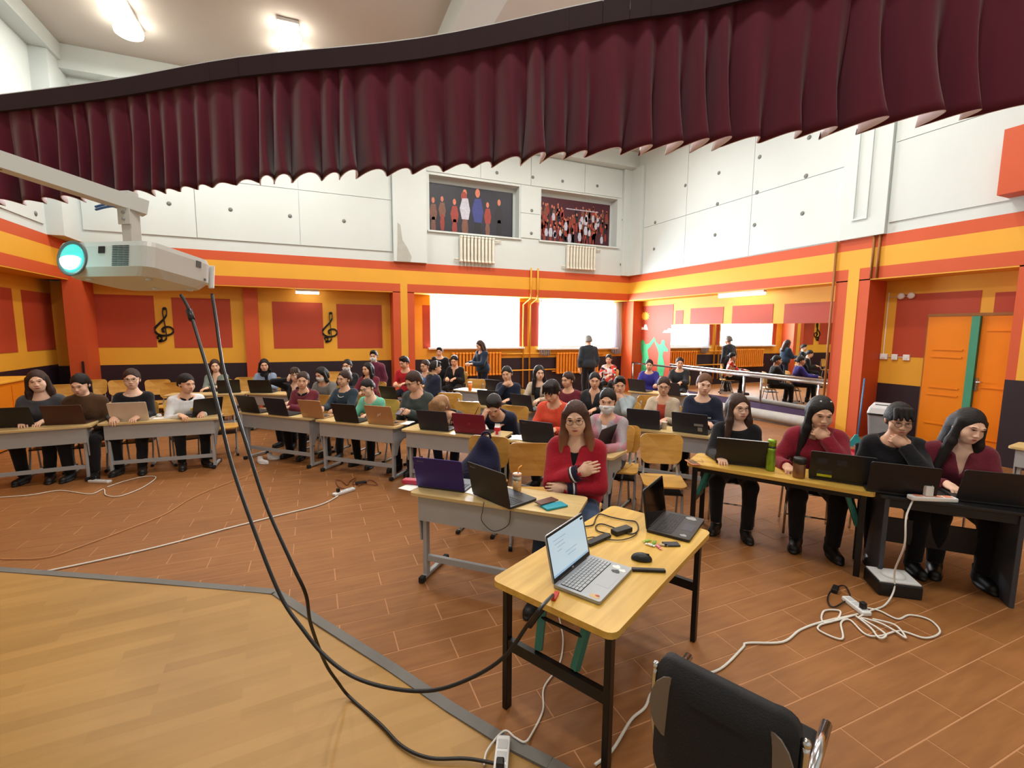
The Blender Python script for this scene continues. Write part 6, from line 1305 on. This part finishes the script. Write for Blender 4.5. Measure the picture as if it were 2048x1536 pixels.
t = thing('rolled_mat', 'rolled grey-white mat lying along the wall below the mirror', 'mat', (8.72, 7.4, 0)); m = MB(); Mm = mat('grey_white_mat', (178, 176, 172), .85, bump=.2, bscale=12)
sp_ = [((.125-.0055*k*.35)*math.cos(k*.35), (.125-.0055*k*.35)*math.sin(k*.35)) for k in range(54)]; yn = 14; vs = []
for j in range(yn+1):
    y = -1.65+3.3*j/yn; sag = 1+.05*math.sin(3*y); vs += [(x*1.12*sag, y, .128+z_*.98) for x, z_ in sp_]
ns = len(sp_); m.add(vs, [(j*ns+i, (j+1)*ns+i, (j+1)*ns+i+1, j*ns+i+1) for j in range(yn) for i in range(ns-1)], 0, True); o = m.build('mat_roll', Mm, t); o.rotation_euler = (0, 0, .06); sm = o.modifiers.new('s', 'SOLIDIFY'); sm.thickness = .008
# box with white top under the black desk
t = thing('fan_heater', 'low black box with a white top and round dome under the black desk', 'box', at(1798, 1188, 0)+Vector((.02, .06, 0)), math.radians(-38)); m = MB(); m.box((0, 0, .05), (.27, .24, .10), None, 0, .01); m.build('case', M_BLK, t); m = MB(); m.box((0, 0, .104), (.25, .22, .008)); m.lathe([(.075, .108), (.07, .125), (.04, .135), (.01, .137)], 20); m.build('white_top', M_WHITE, t)
# backpack on a chair at the front desk
bpx, bpy_ = fc(950, 938, .62); school_chair(bpx+.12, bpy_+.12, math.radians(-40), 'plywood chair carrying the dark blue backpack behind the front desk')
t = thing('backpack', 'slumped dark blue backpack on the chair behind the purple laptop', 'backpack', (bpx+.07, bpy_+.05, 0), math.radians(-40)); g_ = Grid((-.26, -.22, .40), (.26, .26, 1.02), .013)
d_ = smin(g_.ell((0, 0, .58), (.20, .13, .17)), g_.ell((.03, .05, .70), (.12, .08, .20)), .06); d_ = smin(d_, g_.ell((0, -.10, .54), (.14, .06, .10)), .03); d_ = np.maximum(d_, .432-g_.Z+0*d_); d_ = d_+.006*np.sin(26*g_.X+9*g_.Z)*np.sin(19*g_.Z); Mb = cloth('navy_backpack', (30, 32, 62)); obj('bag_body', np_mesh('bag_body', [snets(d_, g_)+(0,)], [Mb]), t)
m = MB(); m.tube(spline([(-.01, .04, .88), (.01, .05, .93), (.06, .06, .93), (.08, .06, .88)], 5), .011, 8); m.build('carry_loop', Mb, t); m = MB(); m.tube(spline([(-.12, -.155, .50), (-.10, -.17, .59), (0, -.175, .62), (.10, -.17, .59), (.12, -.155, .50)], 5), .004, 6); m.build('zip', M_BLK, t)
for s, lb in ((0, 'left'), (1, 'right')):
    o = obj('sneaker', shoe(mat('white_sneaker', (226, 226, 226), .6)), None, Matrix.Translation(at(523+20*s, 927-8*s, .001)) @ rz(.9+.5*s) @ Matrix.Scale(.75, 4)); tag(o, lb+' white sneaker on the floor under the left-hand desks', 'shoe')
# ------------------------------------------------------------------ projector on its arm
PJ = Vector((-.78, 2.02, 2.052)); PA = -.555; PT = -.125
t = thing('projector', 'white ceiling projector with glowing teal lens hanging at the upper left', 'projector', PJ, PA); t.rotation_euler = (PT, 0, PA)
M_PJ = mat('projector_white', (212, 214, 212), .4, var=.02); W_, D_, H_ = .36, .26, .104
m = MB(); out = rrect(W_, D_, .035, 5, W_/2, D_/2); inn = rrect(W_*.90, D_*.86, .05, 5, W_/2, D_/2+.004); n = len(out); vs = []
for L_, z in ((inn, -.004), (out, .022), (out, .088), (rrect(W_*.97, D_*.96, .035, 5, W_/2, D_/2), H_)): vs += [(x, y, z) for x, y in L_]
m.add(vs, [(j*n+i, j*n+(i+1) % n, (j+1)*n+(i+1) % n, (j+1)*n+i) for j in range(3) for i in range(n)]+[tuple(range(n))[::-1], tuple(range(3*n, 4*n))], 0, False); m.build('casing', M_PJ, t)
Rf = Matrix.Rotation(PI/2, 3, 'X')
m = MB(); m.lathe([(.054, -.004), (.058, .003), (.054, .005), (.050, .002)], 28, (.075, 0, .05), Rf); m.build('lens_ring', mat('lens_ring_grey', (96, 104, 104), .4), t)
m = MB(); m.lathe([(.050, .001), (.04, .004), (.02, .007), (.004, .008)], 28, (.075, 0, .05), Rf); m.build('lens', mat('projector_lens', (40, 120, 116), .05, var=0, emit=((70, 200, 190), 1.2)), t)
m = MB(); m.prism([(.038*math.cos(a), .034*math.sin(a)*(1 if math.sin(a) < 0 else .35)) for a in np.linspace(0, 2*PI, 18, endpoint=False)], .004, Matrix.Translation((.075, -.006, .046)) @ Matrix.Rotation(PI/2, 4, 'X')); m.build('lamp_glow', mat('projector_beam', (255, 255, 255), .4, var=0, emit=((225, 255, 255), 9)), t)
m = MB(); m.box((.186, -.001, .076), (.022, .004, .022)); m.build('sensor_window', M_BLK, t)
for c_ in range(4):
    m = MB()
    for r_ in range(12): m.box((.236+.021*c_, -.0015+(.006 if c_ == 3 else 0), .026+.0056*r_), (.018, .003, .0026))
    o = m.build('vent_grille', mat('vent_dark', (70, 76, 76), .6), t); o['kind'] = 'stuff'
m = MB(); m.box((W_+.001, .19, .078), (.004, .02, .022)); m.build('side_port', mat('port_grey', (96, 98, 100), .5), t); m = MB(); m.box((W_+.001, .22, .03), (.003, .008, .008)); m.build('side_port', MATS['port_grey'], t)
for x, y in ((.08, .05), (.30, .06), (.18, .2), (.30, .22)): m = MB(); m.lathe([(.010, -.010), (.011, -.004)], 12, (x, y, 0)); m.build('foot', M_PJ, t)
m = MB(); m.box((W_-.012, D_+.004, .05), (.018, .012, .085), None, 0, .003); m.build('rear_trim', M_WHITE, t)
ax_ = Vector((math.cos(PA), math.sin(PA), 0)); ay_ = Vector((-math.sin(PA), math.cos(PA), 0)); PC = PJ+ax_*.17+ay_*.12
a = thing('projector_mount', 'white steel projector arm with a bolted bracket and blue cable ties', 'mount', (PC.x, PC.y, 2.06), PA)
e1 = at_d(292, 418, 2.12)-Vector(a.location); e0 = at_d(-250, 240, 1.55)-Vector(a.location); Ri = rz(-PA).to_3x3(); e1 = Ri @ e1; e0 = Ri @ e0
m = MB(); m.bar(e0, e1, .075, .062); m.build('arm', M_PJ, a)
bx_ = e1+(e0-e1).normalized()*.06
m = MB(); m.box((bx_.x, bx_.y, (bx_.z+.10)/2+.04), (.05, .05, bx_.z-.10+.02), None, 0, .004); m.box((bx_.x, bx_.y-.03, bx_.z-.06), (.06, .006, .07)); m.build('bracket', M_PJ, a)
m = MB(); m.box((bx_.x*.5, bx_.y*.5, .105), (.22, .16, .012), None, 0, .003); m.build('ceiling_plate', M_PJ, a)
for k in range(2): m = MB(); m.lathe([(.007, 0), (.007, .004), (.003, .006)], 10, (bx_.x, bx_.y-.033, bx_.z-.045-.028*k), Rf); m.build('bolt', M_STEEL, a)
for k in range(2): f_ = .30+.13*k; p_ = e1.lerp(e0, .62+.1*k)+Vector((0, 0, -.029)); m = MB(); m.lathe([(.009, -.004), (.009, 0)], 12, p_); m.build('bolt_hole', mat('bolt_hole_dark', (90, 96, 96), .6), a)
for k in range(2): m = MB(); q_ = bx_+Vector((0, -.02, -.005-.012*k)); m.tube(spline([q_, q_+Vector((-.06, -.02, -.004)), q_+Vector((-.12, -.03, -.018))], 4), .005, 6); m.build('cable_tie', mat('blue_cable_tie', (70, 120, 190), .4), a)
# projector's two black cables
PBK = PJ+ax_*.20+ay_*.27; 
def cd(L): return [at_d(x, y, d) for x, y, d in L]
A_ = [(362, 590, 2.2), (378, 620, 2.18), (400, 690, 2.12), (432, 800, 2.04), (462, 925, 1.98), (508, 1060, 1.92), (560, 1190, 1.87), (605, 1258, 1.84), (650, 1312, 1.82), (710, 1355, 1.80), (790, 1378, 1.78), (870, 1380, 1.76), (950, 1352, 1.74), (1012, 1310, 1.72), (1055, 1250, 1.70), (1085, 1212, 1.69)]
cb = cable('black projector cable sagging across to the silver laptop', cd(A_)+[at(1106, 1190, TZ+.012)], .0075, M_CB)
pl = [at_d(*A_[1]), at_d(384, 640, 2.165)]; m = MB(); m.tube([pl[0], (pl[0]+pl[1])/2, pl[1]], .014, 8); m.build('cable_ferrite', M_CB, cb)
B_ = [(424, 588, 2.25), (432, 640, 2.22), (440, 700, 2.18), (450, 750, 2.15), (490, 880, 2.05), (530, 1005, 2.0), (585, 1130, 1.95), (612, 1190, 1.97), (622, 1250, 2.05), (650, 1325, 2.22), (676, 1365, 2.30)]
cable('black projector cable dropping to the stage strip at the bottom', cd(B_)+fl_([(700, 1395), (760, 1448), (805, 1493), (860, 1516), (930, 1517), (975, 1524), (1000, 1530)], .036), .0075, M_CB)
cable('white cord from the stage strip over the grey edging', fl_([(968, 1530), (975, 1500), (1008, 1462), (1030, 1475), (1050, 1484)], .03)+fl_([(1065, 1465), (1086, 1420), (1088, 1375), (1118, 1330), (1126, 1280), (1118, 1235), (1112, 1215)], .009), .005, M_CW)
hd_ = at(1112, 1188, TZ+.010); m = MB(); m.bar(hd_+Vector((-.03, -.03, -.004)), hd_+Vector((.012, .012, .0)), .02, .011); tag(m.build('cable_plug', mat('red_plug', (190, 50, 44), .5)), 'red video plug at the silver laptop edge', 'plug')
m = MB(); b0 = at(1096, 1205, TZ-.02); m.tube([b0, at(1072, 1235, TZ-.10), at(1060, 1252, TZ-.17)], .012, 8); tag(m.build('video_adapter', M_BLK), 'thick black adapter hanging below the near table edge', 'adapter')

pl_ = bpy.data.lights.new('projector_spill', 'POINT'); pl_.energy = .5; pl_.color = (.35, 1, .92); pl_.shadow_soft_size = .03; po = bpy.data.objects.new('projector_spill', pl_); po.location = PJ+ax_*.08-ay_*.14+Vector((0, 0, .03)); C.objects.link(po)
